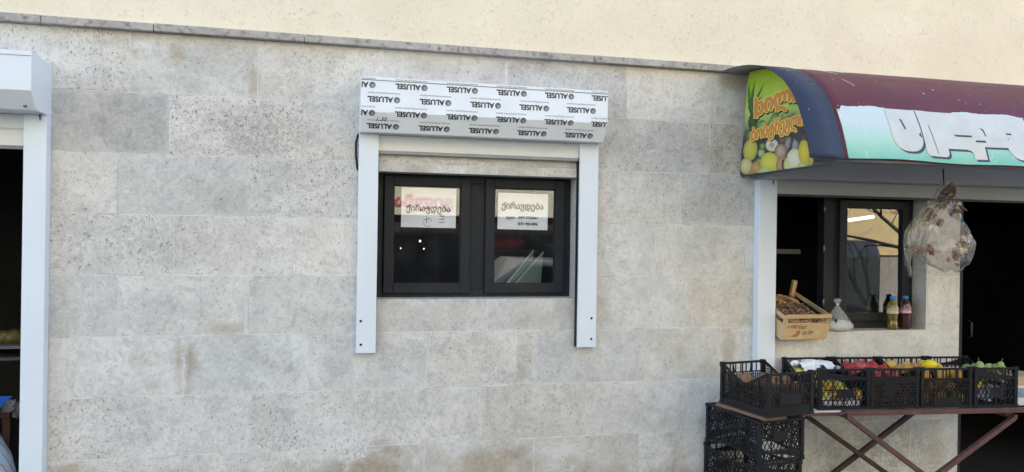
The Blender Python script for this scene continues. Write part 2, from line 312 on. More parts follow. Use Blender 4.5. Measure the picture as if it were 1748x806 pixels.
def build_wall():
    mb = MB(); tone = []; wear_shade = []; shift = []
    def sub(r):
        rs = [r]
        for o in OPEN:
            out = []
            for (a, b, c, d) in rs:
                if o[0] >= b or o[1] <= a or o[2] >= d or o[3] <= c: out.append((a, b, c, d)); continue
                if o[0] > a: out.append((a, o[0], c, d))
                if o[1] < b: out.append((o[1], b, c, d))
                m0, m1 = max(a, o[0]), min(b, o[1])
                if o[2] > c: out.append((m0, m1, c, o[2]))
                if o[3] < d: out.append((m0, m1, o[3], d))
            rs = out
        return rs
    rng = np.random.default_rng(5)
    for k in range(-2, 7):
        z0 = max(0, ZC[0]+.3012*k); z1 = min(WTOP, ZC[0]+.3012*(k+1))
        js = COURSES[k]; js = [js[0]-.61*i for i in range(8, 0, -1)]+js+[js[-1]+.61*i for i in range(1, 10)]
        js = [j for j in js if WX0 < j < WX1]; js = [WX0]+js+[WX1]
        for i in range(len(js)-1):
            t = 1+rng.normal(0, .05); warm = rng.normal(0, .012); pore = np.clip(rng.normal(.55 if k >= 4 else .33, .2), .05, 1); yo = -rng.uniform(0, .0007); sh = rng.random(3); g = .0012+.0014*rng.random()
            cx = (js[i]+js[i+1])/2
            if k == 5 and cx < -.78: t *= .86
            if k == 5 and -.15 > cx > -.77: t *= .97; pore = .9
            if k == 4 and -1.0 < cx < -.4: t *= .97
            if k == 5 and 2.18 < cx: t *= .95; warm += .02
            if k == 4 and 2.0 < cx < 2.7: t *= .93; warm += .012
            if k == 5 and .9 < cx < 2.1: t *= .94
            if k == 3 and cx < -.7: pore = .75
            if k >= 5: t *= .945; warm += .016
            if cx > .9 and k >= 1: t *= .955; warm += .004
            if cx > 2.5: t *= 1.03; pore *= .5
            tc = np.array([t*(1+warm), t, t*(1-1.3*warm)])
            for (a, b, c, d) in sub((js[i]+g, js[i+1]-g, z0+g, z1-g)):
                nx = max(1, int(math.ceil((b-a)/.024))); nz = max(1, int(math.ceil((d-c)/.024)))
                if b < -2 or a > 4.7: nx = nz = 1
                X, Z = np.meshgrid(np.linspace(a, b, nx+1), np.linspace(c, d, nz+1))
                X = X.ravel(); Z = Z.ravel()
                # chipped, slightly uneven arrises
                mb.add([(x, yo, z) for x, z in zip(X, Z)], [(j*(nx+1)+q, j*(nx+1)+q+1, (j+1)*(nx+1)+q+1, (j+1)*(nx+1)+q) for j in range(nz) for q in range(nx)])
                br, gr, li = stain_shade_maps(X, Z)
                e = np.minimum(np.minimum(X-js[i], js[i+1]-X), np.minimum(Z-z0, z1-Z))
                li = np.maximum(li, .55*np.clip(1-e/.014, 0, 1)*np.clip((fbm(X*4, Z*4, 55)-.47)*7, 0, 1))
                wear_shade.append(np.stack([br, gr, li, np.full_like(X, pore)], 1)); tone.append(np.tile([*tc, 1], (len(X), 1))); shift.append(np.tile([*sh, 1], (len(X), 1)))
    nf = len(mb.v)
    # grout bed just behind the blocks
    for (a, b, c, d) in sub((WX0, WX1, 0, WTOP)): mb.add([(a,.0007,c),(b,.0007,c),(b,.0007,d),(a,.0007,d)], [(0,1,2,3)], 1)
    # reveals of the openings
    def rev(o, dep, sides='lrtb'):
        x0, x1, z0, z1 = o
        def q(vs):
            # split for the wear map
            mb.add(vs, [(0,1,2,3)], 0)
        if 'l' in sides: q([(x0,0,z0),(x0,dep,z0),(x0,dep,z1),(x0,0,z1)])
        if 'r' in sides: q([(x1,dep,z0),(x1,0,z0),(x1,0,z1),(x1,dep,z1)])
        if 't' in sides: q([(x0,dep,z1),(x1,dep,z1),(x1,0,z1),(x0,0,z1)])
        if 'b' in sides: q([(x0,0,z0),(x1,0,z0),(x1,dep,z0),(x0,dep,z0)])
    rev(OPEN[0], .25, 'lrt'); rev(OPEN[1], .25); rev(OPEN[2], .25); rev(OPEN[3], .25, 'lrt')
    for x, y, z in mb.v[nf:]:
        wear_shade.append(np.array([[.12, .28, 0, .5]])); tone.append(np.array([[.97, .95, .92, 1]])); shift.append(np.array([[.3, .6, .1, 1]]))
    me = mb.mesh('stone_wall', [M_stone, M_grout])
    for nm, arr in (('tone', tone), ('wear_shade', wear_shade), ('shift', shift)):
        A = me.attributes.new(nm, 'FLOAT_COLOR', 'POINT'); A.data.foreach_set('color', np.concatenate(arr).astype(np.float32).ravel())
    return link('stone_wall', me, bld)
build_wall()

# upper plaster wall, cornice, body of the house
def plaster_material():
    m = mat('cream_plaster', (.80,.69,.50), .9, spec=.2); n = m.node_tree; L = n.links.new; p = n.nodes['Principled BSDF']; N = n.nodes.new
    tc = N('ShaderNodeTexCoord')
    def noise(sc, det, dist=0, ro=.6):
        t = N('ShaderNodeTexNoise'); t.inputs['Scale'].default_value = sc; t.inputs['Detail'].default_value = det; t.inputs['Distortion'].default_value = dist; t.inputs['Roughness'].default_value = ro
        L(tc.outputs['Object'], t.inputs['Vector']); return t.outputs['Fac']
    r = N('ShaderNodeValToRGB'); r.color_ramp.elements[0].position = .3; r.color_ramp.elements[1].position = .7
    r.color_ramp.elements[0].color = (.81,.705,.54,1); r.color_ramp.elements[1].color = (.90,.795,.62,1); L(noise(1.6,6,.4), r.inputs[0])
    g = N('ShaderNodeMapRange'); L(noise(54,2,1.8,.5), g.inputs[0]); g.inputs[1].default_value = .61; g.inputs[2].default_value = .70
    x = N('ShaderNodeMix'); x.data_type = 'RGBA'; k = N('ShaderNodeMath'); k.operation = 'MULTIPLY'; L(g.outputs[0], k.inputs[0]); k.inputs[1].default_value = .26; L(k.outputs[0], x.inputs[0]); L(r.outputs[0], x.inputs[6]); x.inputs[7].default_value = (.60,.50,.36,1)
    L(x.outputs[2], p.inputs['Base Color'])
    s = N('ShaderNodeMath'); s.operation = 'SUBTRACT'; q = N('ShaderNodeMath'); q.operation = 'MULTIPLY'; L(noise(120,3), q.inputs[0]); q.inputs[1].default_value = .5; L(q.outputs[0], s.inputs[0]); L(g.outputs[0], s.inputs[1])
    b = N('ShaderNodeBump'); b.inputs['Strength'].default_value = .6; b.inputs['Distance'].default_value = .005; L(s.outputs[0], b.inputs['Height']); L(b.outputs[0], p.inputs['Normal'])
    return m
M_plaster = plaster_material()
HB = 11.4
MB().box(WX0, WX1, .012, .25, WTOP, HB).build('plaster_wall', M_plaster, bld)
MB().box(WX0, WX1, .25, 6, HB-.3, HB).box(WX0-.2, WX0, 0, 6, 0, HB).box(WX1, WEND, 0, 6, 0, HB).box(WX0, WX1, 5.8, 6, 0, HB-.3).build('outer_shell', M_plaster, bld)
mb = MB(); xs = [WX0, -4.0, -2.6, at(75,30)[0], at(265,45)[0], at(520,70)[0], at(780,92)[0], at(1010,108)[0], 2.3, 3.1, 3.8, 4.6, 5.6, WX1]
for i in range(len(xs)-1):
    e = random.uniform(-.002, .002); mb.box(xs[i]+.0015, xs[i+1]-.0015, -.042+e, .012, 2.634+e*.5, 2.672+e)
corn = mb.build('cornice', mat('cornice_stone', (.44,.40,.36), .85, var=.2, vscale=9, bump=.8, bscale=60, dirt=(.11,.10,.095), dscale=30, dthr=.52, damt=.85), bld, bevel=.003)
# dark rooms behind the openings
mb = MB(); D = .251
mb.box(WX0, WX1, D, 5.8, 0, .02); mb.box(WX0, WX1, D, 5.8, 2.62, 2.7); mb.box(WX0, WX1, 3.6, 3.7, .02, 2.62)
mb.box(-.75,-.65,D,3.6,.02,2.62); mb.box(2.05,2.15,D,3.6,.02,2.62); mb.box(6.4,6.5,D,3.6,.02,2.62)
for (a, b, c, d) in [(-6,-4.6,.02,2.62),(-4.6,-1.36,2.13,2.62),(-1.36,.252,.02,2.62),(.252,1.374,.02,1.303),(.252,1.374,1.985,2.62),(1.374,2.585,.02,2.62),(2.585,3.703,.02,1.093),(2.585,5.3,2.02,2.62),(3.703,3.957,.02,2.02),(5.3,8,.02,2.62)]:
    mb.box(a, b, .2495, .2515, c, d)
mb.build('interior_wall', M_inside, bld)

# ------------------------------------------------------------------ windows (parts of the house)
def frame_ring(mb, x0, x1, z0, z1, wd, y0, y1, wb=None, mi=0):
    wb = wb or wd
    mb.box(x0, x0+wd, y0, y1, z0, z1, mi); mb.box(x1-wd, x1, y0, y1, z0, z1, mi)
    mb.box(x0+wd, x1-wd, y0+.0007, y1, z1-wd, z1, mi); mb.box(x0+wd, x1-wd, y0+.0007, y1, z0, z0+wb, mi)
def glazing(x0, x1, z0, z1, y, parent, label=None):
    o = MB().add([(x0,y,z0),(x1,y,z0),(x1,y,z1),(x0,y,z1)], [(0,1,2,3)]).build('pane', M_glass, parent)
    return o
# middle window: fixed frame, mullion, two sashes
mb = MB(); Y = .14
frame_ring(mb, .253, 1.373, 1.304, 1.984, .043, Y, Y+.07); mb.box(.776, .866, Y+.002, Y+.07, 1.347, 1.941)
wmid = mb.build('window', M_dark, bld, bevel=.003); wmid['label'] = 'dark grey double window between two white shutter rails'
mb = MB(); mb.box(.252, 1.374, Y-.01, Y+.0005, 1.985, 1.9868); mb.build('sealant', M_seal, wmid)
for (a, b) in ((.299, .777), (.865, 1.330)):
    mb = MB(); frame_ring(mb, a, b, 1.325, 1.972, .052, Y-.022, Y+.05); s = mb.build('sash', M_dark, wmid, bevel=.004)
    glazing(a+.05, b-.05, 1.37, 1.925, Y+.0, wmid)
    mb = MB(); frame_ring(mb, a+.052, b-.052, 1.377, 1.920, .005, Y-.012, Y+.012); mb.build('gasket', M_seal, wmid)
# shop window: the left half stands open, the right sash is closed
mb = MB(); Y = .12
frame_ring(mb, 2.587, 3.702, 1.0945, 2.018, .045, Y, Y+.07); mb.box(3.046, 3.146, Y+.002, Y+.07, 1.14, 1.975); mb.box(2.64,3.66,Y-.004,Y+.001,1.935,1.972)
wsh = mb.build('window', M_dark, bld, bevel=.003); wsh['label'] = 'dark shop window with its left half open'
mb = MB(); frame_ring(mb, 3.143, 3.663, 1.139, 1.912, .055, Y-.022, Y+.05); mb.build('sash', M_dark, wsh, bevel=.004)
glazing(3.195, 3.61, 1.19, 1.86, Y, wsh)
M_hinge = mat('dull_hinge_steel', (.25,.25,.26), .4, .8)
for z in (1.26, 1.60, 1.85): MB().tube([(3.040, Y-.008, z-.02), (3.040, Y-.008, z+.02)], .006).build('hinge', M_hinge, wsh)
# open casement swung into the room on the left
mb = MB()
frame_ring(mb, 2.66, 3.04, 1.145, 1.91, .055, -.03, .03)
o = mb.build('open_sash', M_dark, wsh, bevel=.003); o.location = (2.655, .19, 0); o.rotation_euler = (0,0,rad(86))
for v in o.data.vertices: v.co.x -= 2.66
# door frame on the right, dark, with a pull handle
mb = MB(); mb.box(3.962, 4.03, .05, .13, .02, 2.015); mb.box(4.03, 5.2, .05, .13, 1.95, 2.015)
dr = mb.build('door_frame', M_dark, bld, bevel=.003)
mb = MB(); mb.tube([(4.055,.03,1.03),(4.055,.0,1.045),(4.055,.0,1.13),(4.055,.03,1.145)], .006); mb.build('handle', mat('brushed_steel', (.04,.04,.043), .5, .5), dr)
mb = MB(); mb.box(2.587, 3.0, .30, .55, 1.560, 1.590); mb.build('wall_shelf', mat('shelf_grey', (.13,.125,.115), .6), bld)

# ------------------------------------------------------------------ roller shutters
def rail(name, x0, x1, z0, z1, parent, holes=(), dep=.055):
    mb = MB(); mb.box(x0, x1, -dep, -.0016, z0, z1)
    r = mb.build('guide_rail', M_alu, parent, bevel=.002)
    mb = MB()
    xin = x1 if name == 'l' else x0
    for (x, z) in holes: MB().tube([(x,-dep-.0008,z),(x,-dep+.004,z)], .0068, 12).build('screw_hole', M_seal, r)
    return r
def shutter_box(prof, x0, x1, m, parent):
    mb = MB(); mb.prism(prof, x0, x1); return mb.build('shutter_box', m, parent, bevel=.0015)
# --- middle one
sh = thing('roller_shutter', 'small white roller shutter with printed film still on its box, over the middle window', 'shutter', (.81, 0, 1.03))
def local(o, p):  # keep world placement under a moved root
    o.location = Vector(o.location)-p.location; return o
kids = []
P_MID = [(-.002,2.447), (-.150,2.452), (-.1855,2.445), (-.1855,2.269), (-.124,2.174), (-.002,2.174)]
kids.append(shutter_box(P_MID, .153, 1.473, mat('film_covered_aluminium', (.80,.83,.88), .3, var=.04, vscale=6, bump=.06, bscale=9, dirt=(.45,.45,.43), dscale=16, dthr=.6, damt=.35), sh))
box_mid = kids[-1]
kids.append(rail('l', .152, .2535, 1.027, 2.1735, sh, [(.174,1.195),(.176,1.072)]))
kids.append(rail('r', 1.362, 1.4715, 1.034, 2.1735, sh, [(1.443,1.196),(1.443,1.08)]))
mb = MB(); mb.prism([(-.03,2.172),(-.03,2.092),(-.02,2.0925),(-.02,2.172)], .255, 1.361); kids.append(mb.build('shutter_curtain', M_alu2, sh))
mb = MB(); mb.prism([(-.034,2.0915),(-.034,2.074),(-.010,2.072),(-.010,2.0915)], .2555, 1.3605); kids.append(mb.build('bottom_bar', mat('grey_bar', (.30,.30,.30), .5, var=.1), sh, bevel=.002))
for x in (.2535, 1.3595): kids.append(MB().box(x,x+.002,-.04,-.002,1.035,2.09).build('brush_seal', M_seal, sh))
# plastic end cap seam and lip of the box
mb = MB(); mb.box(.1535,1.4725,-.1875,-.1865,2.4275,2.4305); kids.append(mb.build('box_seam', mat('seam_shadow_grey', (.10,.10,.11), .6), sh))
mb = MB(); mb.tube([(.150,-.012,2.175),(.138,-.014,2.13),(.139,-.010,2.06),(.147,-.006,2.0),(.150,-.004,1.985)], .0055, 8); kids.append(mb.build('cable', M_seal, sh))

def text_tris(s, size, width=None, fat=0, shear=0, line=1.0, align='LEFT', xs=1.0):
    """flat mesh (verts 2D, tris) of a line of type; fat = stroke thickening in metres"""
    c = bpy.data.curves.new('type', 'FONT'); c.body = s; c.size = size; c.shear = shear; c.space_line = line; c.align_x = align; c.resolution_u = 3
    o = bpy.data.objects.new('type', c); COL.objects.link(o)
    bpy.context.view_layer.update()
    dg = bpy.context.evaluated_depsgraph_get(); me = bpy.data.meshes.new_from_object(o.evaluated_get(dg))
    V = [(v.co.x*xs, v.co.y) for v in me.vertices]; T = [tuple(p.vertices) for p in me.polygons]
    bpy.data.objects.remove(o); bpy.data.curves.remove(c); bpy.data.meshes.remove(me)
    if width and V:
        a = min(v[0] for v in V); b = max(v[0] for v in V); k = width/(b-a); V = [((x-a)*k, y) for x, y in V]
    out = [(x, y, 0) for x, y in V]; F = list(T)
    if fat:
        for i in range(8):
            t = math.pi*2*i/8; n = len(out)
            out += [(x+fat*math.cos(t), y+fat*math.sin(t), (i+1)*1.2e-5) for x, y in V]; F += [tuple(n+q for q in f) for f in T]
    return out, F
def disc(cx, cy, r, n=20, rx=None): return [(cx+(rx or r)*math.cos(2*math.pi*i/n), cy+r*math.sin(2*math.pi*i/n), 0) for i in range(n)], [tuple(range(n))]
# print on the film: the film was put on upside down, so everything is turned by 180 degrees
s_fold = 2.445-2.269; s_len = s_fold+math.hypot(.0615,.095)
def film_point(x, s, up):
    if s < s_fold: return (x, -.1855-up, 2.445-s)
    k = (s-s_fold)/(s_len-s_fold); nx, nz = -.095/.1132, -.0615/.1132
    return (x, -.1855+.0615*k+nx*up, 2.269-.095*k+nz*up)
def film_unit():
    V, Fc = text_tris('ALUSEL', .038, width=.126, fat=.0017)
    vs = [(x, y, z) for x, y, z in V]; fs = list(Fc)
    small, sf = text_tris('Aluminium Rolling Shutter Systems', .0115, width=.163)
    b = len(vs); vs += [(x-.037, y-.0225, z) for x, y, z in small]; fs += [tuple(b+i for i in f) for f in sf]
    return vs, fs
UV_, UF_ = film_unit()
cr_v, cr_f = [], []
for i, (r, n) in enumerate(((.0148, 22),)):
    a, f = disc(-.021, .013, r*1.08, n); cr_v += a; cr_f += f
band = MB(); ball = MB(); bright = MB()
def lay(vs, fs, x0, s0, up, target, clipx=(.156,1.470), clips=(.003, s_len-.004)):
    bm = bmesh.new(); vv = [bm.verts.new((x0-x, s0-(-y)*1.0 if False else s0+y, z)) for x, y, z in vs]
    for f in fs:
        try: bm.faces.new([vv[i] for i in f])
        except ValueError: pass
    for co_, no, cl in (((0,s_fold,0),(0,1,0),False), ((clipx[0],0,0),(-1,0,0),True), ((clipx[1],0,0),(1,0,0),True), ((0,clips[0],0),(0,-1,0),True), ((0,clips[1],0),(0,1,0),True)):
        bmesh.ops.bisect_plane(bm, geom=bm.verts[:]+bm.edges[:]+bm.faces[:], plane_co=co_, plane_no=no, clear_outer=cl)
    bm.verts.index_update()
    target.add([film_point(v.co.x, v.co.y, up+v.co.z) for v in bm.verts], [tuple(v.index for v in f.verts) for f in bm.faces]); bm.free()
row_s = [-.030, .041, .112, .183, .254]
for r, s in enumerate(row_s):
    off = .313 if r % 2 == 0 else .452
    for i in range(-1, 6):
        xr = off+i*.2635
        if xr < .1 or xr-.16 > 1.47: continue
        lay(UV_, UF_, xr, s-.013, .0008, band); lay(cr_v, cr_f, xr, s-.013, .0009, ball)
        a, f = disc(-.0235, .0165, .0085, 14); lay(a, f, xr, s-.013, .0013, bright)
band.add(ball.v, ball.f, 1); band.add(bright.v, bright.f, 2)
kids.append(band.build('film_lettering', [M_print, mat('print_grey', (.13,.13,.135), .5), mat('print_light_grey', (.33,.33,.34), .5)], sh))
# pencilled size on the slanted face
V, Fc = text_tris('1,30', .034, shear=.35, width=.055)
hand = MB(); bm_pts = [(x, y) for x, y, z in V]
hand.add([film_point(.232+x, .226-y, .0014) for x, y in bm_pts], Fc); kids.append(hand.build('lettering', M_print, sh))
for k in kids: local(k, sh)

# --- left one, over the doorway at the picture's edge
sh2 = thing('roller_shutter', 'large plain white roller shutter above the dark doorway', 'shutter', (-1.9, 0, 0)); kids = []
kids.append(shutter_box([(-.002,2.440),(-.262,2.450),(-.27,2.447),(-.27,2.272),(-.200,2.194),(-.002,2.194)], -3.4, -1.304, M_alu, sh2))
mb = MB(); mb.box(-3.4,-1.3055,-.2718,-.2708,2.4265,2.429); kids.append(mb.build('box_seam', mat('seam_grey', (.22,.22,.23), .6), sh2))
mb = MB(); mb.tube([(-1.345,-.213,2.213),(-1.345,-.2185,2.208)], .008, 10); kids.append(mb.build('rivet', mat('rivet_steel', (.3,.3,.3), .4, .7), sh2))
kids.append(rail('l', -1.402, -1.304, 0.02, 2.1935, sh2, [(-1.352,.475),(-1.352,.36)], dep=.066))
mb = MB(); mb.prism([(-.045,2.193),(-.045,2.128),(-.035,2.118),(-.035,2.045),(-.015,2.045),(-.015,2.193)], -3.3, -1.4025); kids.append(mb.build('shutter_curtain', M_alu2, sh2))
mb = MB(); mb.prism([(-.045,2.0445),(-.045,2.028),(-.008,2.028),(-.008,2.0445)], -3.3, -1.403); kids.append(mb.build('bottom_bar', mat('grey_bar_dark', (.20,.20,.20), .5), sh2))
mb = MB(); mb.tube([(-1.332,-.074,2.192),(-1.332,-.0685,2.165)], [.004,.0015], 6); kids.append(mb.build('clip', M_seal, sh2))
for k in kids: local(k, sh2)

# --- right one, in the shade of the awning
sh3 = thing('roller_shutter', 'white roller shutter half hidden in the shade under the awning', 'shutter', (3.4, 0, 0)); kids = []
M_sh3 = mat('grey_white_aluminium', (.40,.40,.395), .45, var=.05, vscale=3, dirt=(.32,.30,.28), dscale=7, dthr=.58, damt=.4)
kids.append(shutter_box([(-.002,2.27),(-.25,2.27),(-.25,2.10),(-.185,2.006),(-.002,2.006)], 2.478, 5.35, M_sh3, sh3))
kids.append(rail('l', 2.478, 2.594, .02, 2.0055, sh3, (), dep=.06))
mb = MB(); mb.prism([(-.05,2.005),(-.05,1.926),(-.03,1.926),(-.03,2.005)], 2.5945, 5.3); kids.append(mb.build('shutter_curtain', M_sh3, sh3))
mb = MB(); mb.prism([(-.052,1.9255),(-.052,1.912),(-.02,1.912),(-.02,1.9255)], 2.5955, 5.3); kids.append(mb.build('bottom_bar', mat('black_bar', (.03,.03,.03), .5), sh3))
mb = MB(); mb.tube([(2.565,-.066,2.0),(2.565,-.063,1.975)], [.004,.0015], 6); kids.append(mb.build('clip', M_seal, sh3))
for k in kids: local(k, sh3)

# ------------------------------------------------------------------ awning
PROF = [(-.003,2.632),(-.144,2.628),(-.245,2.618),(-.33,2.604),(-.433,2.577),(-.552,2.530),(-.649,2.466),(-.727,2.390),(-.785,2.305),(-.828,2.215),(-.860,2.125),(-.884,2.045)]
def resample(p, n):
    p = np.array(p); d = np.r_[0, np.cumsum(np.hypot(*np.diff(p, axis=0).T))]; t = np.linspace(0, d[-1], n)
    return np.stack([np.interp(t, d, p[:,0]), np.interp(t, d, p[:,1])], 1), d[-1]
PR, PLEN = resample(PROF, 45)
def prof_at(s):
    t = s/PLEN*44; i = min(int(max(t, 0)), 43); f = t-i; q = PR[i]*(1-f)+PR[i+1]*f; d = PR[i+1]-PR[i]; d /= np.hypot(*d)
    return q, np.array([d[1], -d[0]])   # point, outward normal (y,z)
aw = thing('awning', 'curved maroon awning with a navy end band and faded turquoise sign', 'awning', (3.7, 0, 2.03))
def sheet(x0, x1, s0, s1, up, name, m, nx=1, ns=30, thick=.0, edge=None):
    mb = MB(); vs = []
    for j in range(ns+1):
        s = s0+(s1-s0)*j/ns
        q, nrm = prof_at(s)
        for i in range(nx+1):
            x = x0+(x1-x0)*i/nx; ss = s; qq, nn = q, nrm
            if edge and j == 0: ss = s+edge(x); qq, nn = prof_at(ss)
            wv = .004*math.sin(x*4.1+s*3)+.003*math.sin(x*9.7) if nx > 1 else 0
            vs.append((x, qq[0]+nn[0]*up, qq[1]+nn[1]*up+(wv*(s/PLEN)**2)))
    for j in range(ns):
        for i in range(nx): mb.add([], [])
    fs = [(j*(nx+1)+i, j*(nx+1)+i+1, (j+1)*(nx+1)+i+1, (j+1)*(nx+1)+i) for j in range(ns) for i in range(nx)]
    mb.add(vs, fs, 0, True); o = mb.build(name, m, aw)
    if thick:
        o.data.materials.append(M_under); t = o.modifiers.new('thick', 'SOLIDIFY'); t.thickness = thick; t.offset = 0; t.material_offset = 1
    return local(o, aw)
M_maroon = mat('maroon_plastic_sheet', (.120,.030,.040), .5, spec=.3, var=.14, vscale=2.5, dirt=(.15,.065,.07), dscale=3, dthr=.5, damt=.5)
M_navy = mat('navy_trim', (.030,.040,.072), .55, spec=.3, var=.08, vscale=4, dirt=(.09,.10,.13), dscale=30, dthr=.68, damt=.5)
M_under = mat('grey_sheet_back', (.22,.215,.21), .6, var=.1)
sheet(2.43, 5.4, 0, PLEN, 0, 'roof_sheet', M_maroon, 40, 40, .004)
sheet(2.24, 2.431, 0, PLEN, .004, 'end_band', M_navy, 1, 40, .004)
# paint specks and scratches on the sheet
mb = MB(); rs = random.Random(3)
for i in range(110):
    x = rs.uniform(2.26, 4.6); s = rs.uniform(.12, .95)*PLEN*.95; r = rs.choice([.0016,.002,.0025,.003,.0045]); q, nn = prof_at(s); q2, _ = prof_at(s+r)
    e = rs.uniform(1, 2.2) if r > .004 else 1
    vs = []
    for k in range(8):
        t = k*math.pi/4; q3, n3 = prof_at(s+r*math.sin(t)); vs.append((x+e*r*math.cos(t), q3[0]+n3[0]*.0072, q3[1]+n3[1]*.0072))
    mb.add(vs, [tuple(range(8))])
for (x0, sa, x1, sb) in ((2.55,.30,2.66,.52),(2.70,.40,2.735,.47),(2.62,.62,2.65,.70)):
    pts = [(x0+(x1-x0)*k/6, *(prof_at(sa+(sb-sa)*k/6)[0]+prof_at(sa+(sb-sa)*k/6)[1]*.003)) for k in range(7)]; mb.tube(pts, .0016, 5)
local(mb.build('paint_speck', mat('dried_white_paint', (.6,.58,.55), .7), aw), aw)['kind'] = 'stuff'
# printed sign sheet on the front
def sign_mat():
    m = mat('turquoise_print', (.5,.7,.6), .45); n = m.node_tree; L = n.links.new; p = n.nodes['Principled BSDF']; N = n.nodes.new
    tc = N('ShaderNodeTexCoord'); sp = N('ShaderNodeSeparateXYZ'); L(tc.outputs['Object'], sp.inputs[0])
    r = N('ShaderNodeMapRange'); L(sp.outputs['Z'], r.inputs[0]); r.inputs[1].default_value = 2.05; r.inputs[2].default_value = 2.29
    nz = N('ShaderNodeTexNoise'); nz.inputs['Scale'].default_value = 5; nz.inputs['Detail'].default_value = 6; L(tc.outputs['Object'], nz.inputs['Vector'])
    a = N('ShaderNodeMath'); a.operation = 'MULTIPLY_ADD'; L(nz.outputs['Fac'], a.inputs[0]); a.inputs[1].default_value = .3; a.inputs[2].default_value = -.15
    b = N('ShaderNodeMath'); L(r.outputs[0], b.inputs[0]); L(a.outputs[0], b.inputs[1])
    c = N('ShaderNodeValToRGB'); e = c.color_ramp.elements; e[0].position = .0; e[0].color = (.16,.47,.36,1); e[1].position = .8; e[1].color = (.55,.63,.65,1)
    q = c.color_ramp.elements.new(.45); q.color = (.38,.63,.53,1); L(b.outputs[0], c.inputs[0])
    d = N('ShaderNodeTexNoise'); d.inputs['Scale'].default_value = 40; d.inputs['Detail'].default_value = 6; L(tc.outputs['Object'], d.inputs['Vector'])
    g = N('ShaderNodeMapRange'); L(d.outputs['Fac'], g.inputs[0]); g.inputs[1].default_value = .64; g.inputs[2].default_value = .7; g.inputs[4].default_value = .6
    x = N('ShaderNodeMix'); x.data_type = 'RGBA'; L(g.outputs[0], x.inputs[0]); L(c.outputs[0], x.inputs[6]); x.inputs[7].default_value = (.68,.72,.74,1); L(x.outputs[2], p.inputs['Base Color'])
    return m
s_top = PLEN*.745
SG0 = 2.452
sheet(SG0, 5.4, s_top, PLEN-.004, .006, 'sign_print', sign_mat(), 160, 16, 0, edge=lambda x: .007*math.sin(x*7)+.005*math.sin(x*23)+random.uniform(-.0025,.0025)+(.03 if x < SG0+.02 else 0))
# big Georgian lettering, cream with a navy drop shadow
def on_front(vs, fs, x0, s_base, up, name, m):
    bm = bmesh.new(); vv = [bm.verts.new(v) for v in vs]
    for f in fs:
        try: bm.faces.new([vv[i] for i in f])
        except ValueError: pass
    top = s_base-s_top-.006
    for k in range(1, 9):
        bmesh.ops.bisect_plane(bm, geom=bm.verts[:]+bm.edges[:]+bm.faces[:], plane_co=(0,top*k/9,0), plane_no=(0,1,0))
    bmesh.ops.bisect_plane(bm, geom=bm.verts[:]+bm.edges[:]+bm.faces[:], plane_co=(0,top,0), plane_no=(0,1,0), clear_outer=True)
    bmesh.ops.bisect_plane(bm, geom=bm.verts[:]+bm.edges[:]+bm.faces[:], plane_co=(0,s_base-PLEN+.006,0), plane_no=(0,-1,0), clear_outer=True)
    bm.verts.index_update(); pts = []
    for v in bm.verts:
        q, nn = prof_at(s_base-v.co.y); x = x0+v.co.x
        wv = .004*math.sin(x*4.1+(s_base-v.co.y)*3)+.003*math.sin(x*9.7)
        pts.append((x, q[0]+nn[0]*(up+v.co.z), q[1]+nn[1]*(up+v.co.z)+wv*((s_base-v.co.y)/PLEN)**2))
    mb = MB(); mb.add(pts, [tuple(v.index for v in f.verts) for f in bm.faces]); bm.free()
    return local(mb.build(name, m, aw), aw)
def rr(x0, x1, y0, y1, r=.02, bl=True, br=True, tl=False, tr=False):
    """rounded slab outline"""
    o = []
    for (cx, cy, a0, on) in ((x1-r, y0+r, -90, br), (x1-r, y1-r, 0, tr), (x0+r, y1-r, 90, tl), (x0+r, y0+r, 180, bl)):
        if on: o += [(cx+r*math.cos(rad(a0+90*k/6)), cy+r*math.sin(rad(a0+90*k/6)), 0) for k in range(7)]
        else: o.append((cx+(r if a0 in (-90,0) else -r), cy+(r if a0 in (0,90) else -r), 0))
    return o
H = s_top
def sign_letters(name):
    """heavy rounded display letters: (outline polygons, counter polygons) along x in metres"""
    big = []; cut = []
    big.append(rr(0, .178, .02, .30, .075))                       # first letter: round bowl
    cut += [[(.070,.20,0),(.079,.20,0),(.092,.145,0),(.083,.14,0)], [(.160,.115,0),(.172,.132,0),(.175,.10,0)]]
    big.append(rr(.185, .318, .005, .30, .025))                   # second: tall slab with a slit
    cut.append([(.232,.175,0),(.236,.175,0),(.252,.02,0),(.249,.02,0)])
    big.append([(.30,.052,0),(.43,.052,0),(.455,.046,0),(.468,.035,0),(.47,.30,0),(.30,.30,0)])
    big.append(rr(.468, .545, .0, .30, .004, False, False))        # third: long foot
    cut += [[(.372,.132,0),(.482,.132,0),(.482,.122,0),(.385,.122,0)], [(.50,.106,0),(.562,.106,0),(.562,.095,0),(.50,.095,0)], [(.545,.178,0),(.560,.165,0),(.568,.130,0),(.575,.130,0),(.568,.172,0)]]
    big.append([(.54,.070,0),(.70,.070,0),(.70,.30,0),(.54,.30,0)])   # hyphen run
    big.append(rr(.69, .86, .005, .30, .08))
    cut += [[(.705,.155,0),(.738,.155,0),(.738,.146,0),(.705,.146,0)], [(.705,.125,0),(.712,.125,0),(.707,.112,0)]]
    big.append(rr(.87, 1.0, .005, .30, .03)); big.append(rr(1.01, 1.2, .005, .30, .06)); big.append(rr(1.21, 1.34, .005, .30, .05)); big.append(rr(1.36, 1.6, .0, .30, .05))
    for x in (.91, 1.08, 1.26, 1.45): cut.append([(x,.17,0),(x+.008,.17,0),(x+.014,.06,0),(x+.006,.06,0)])
    return big, cut
big, cut = sign_letters(0)
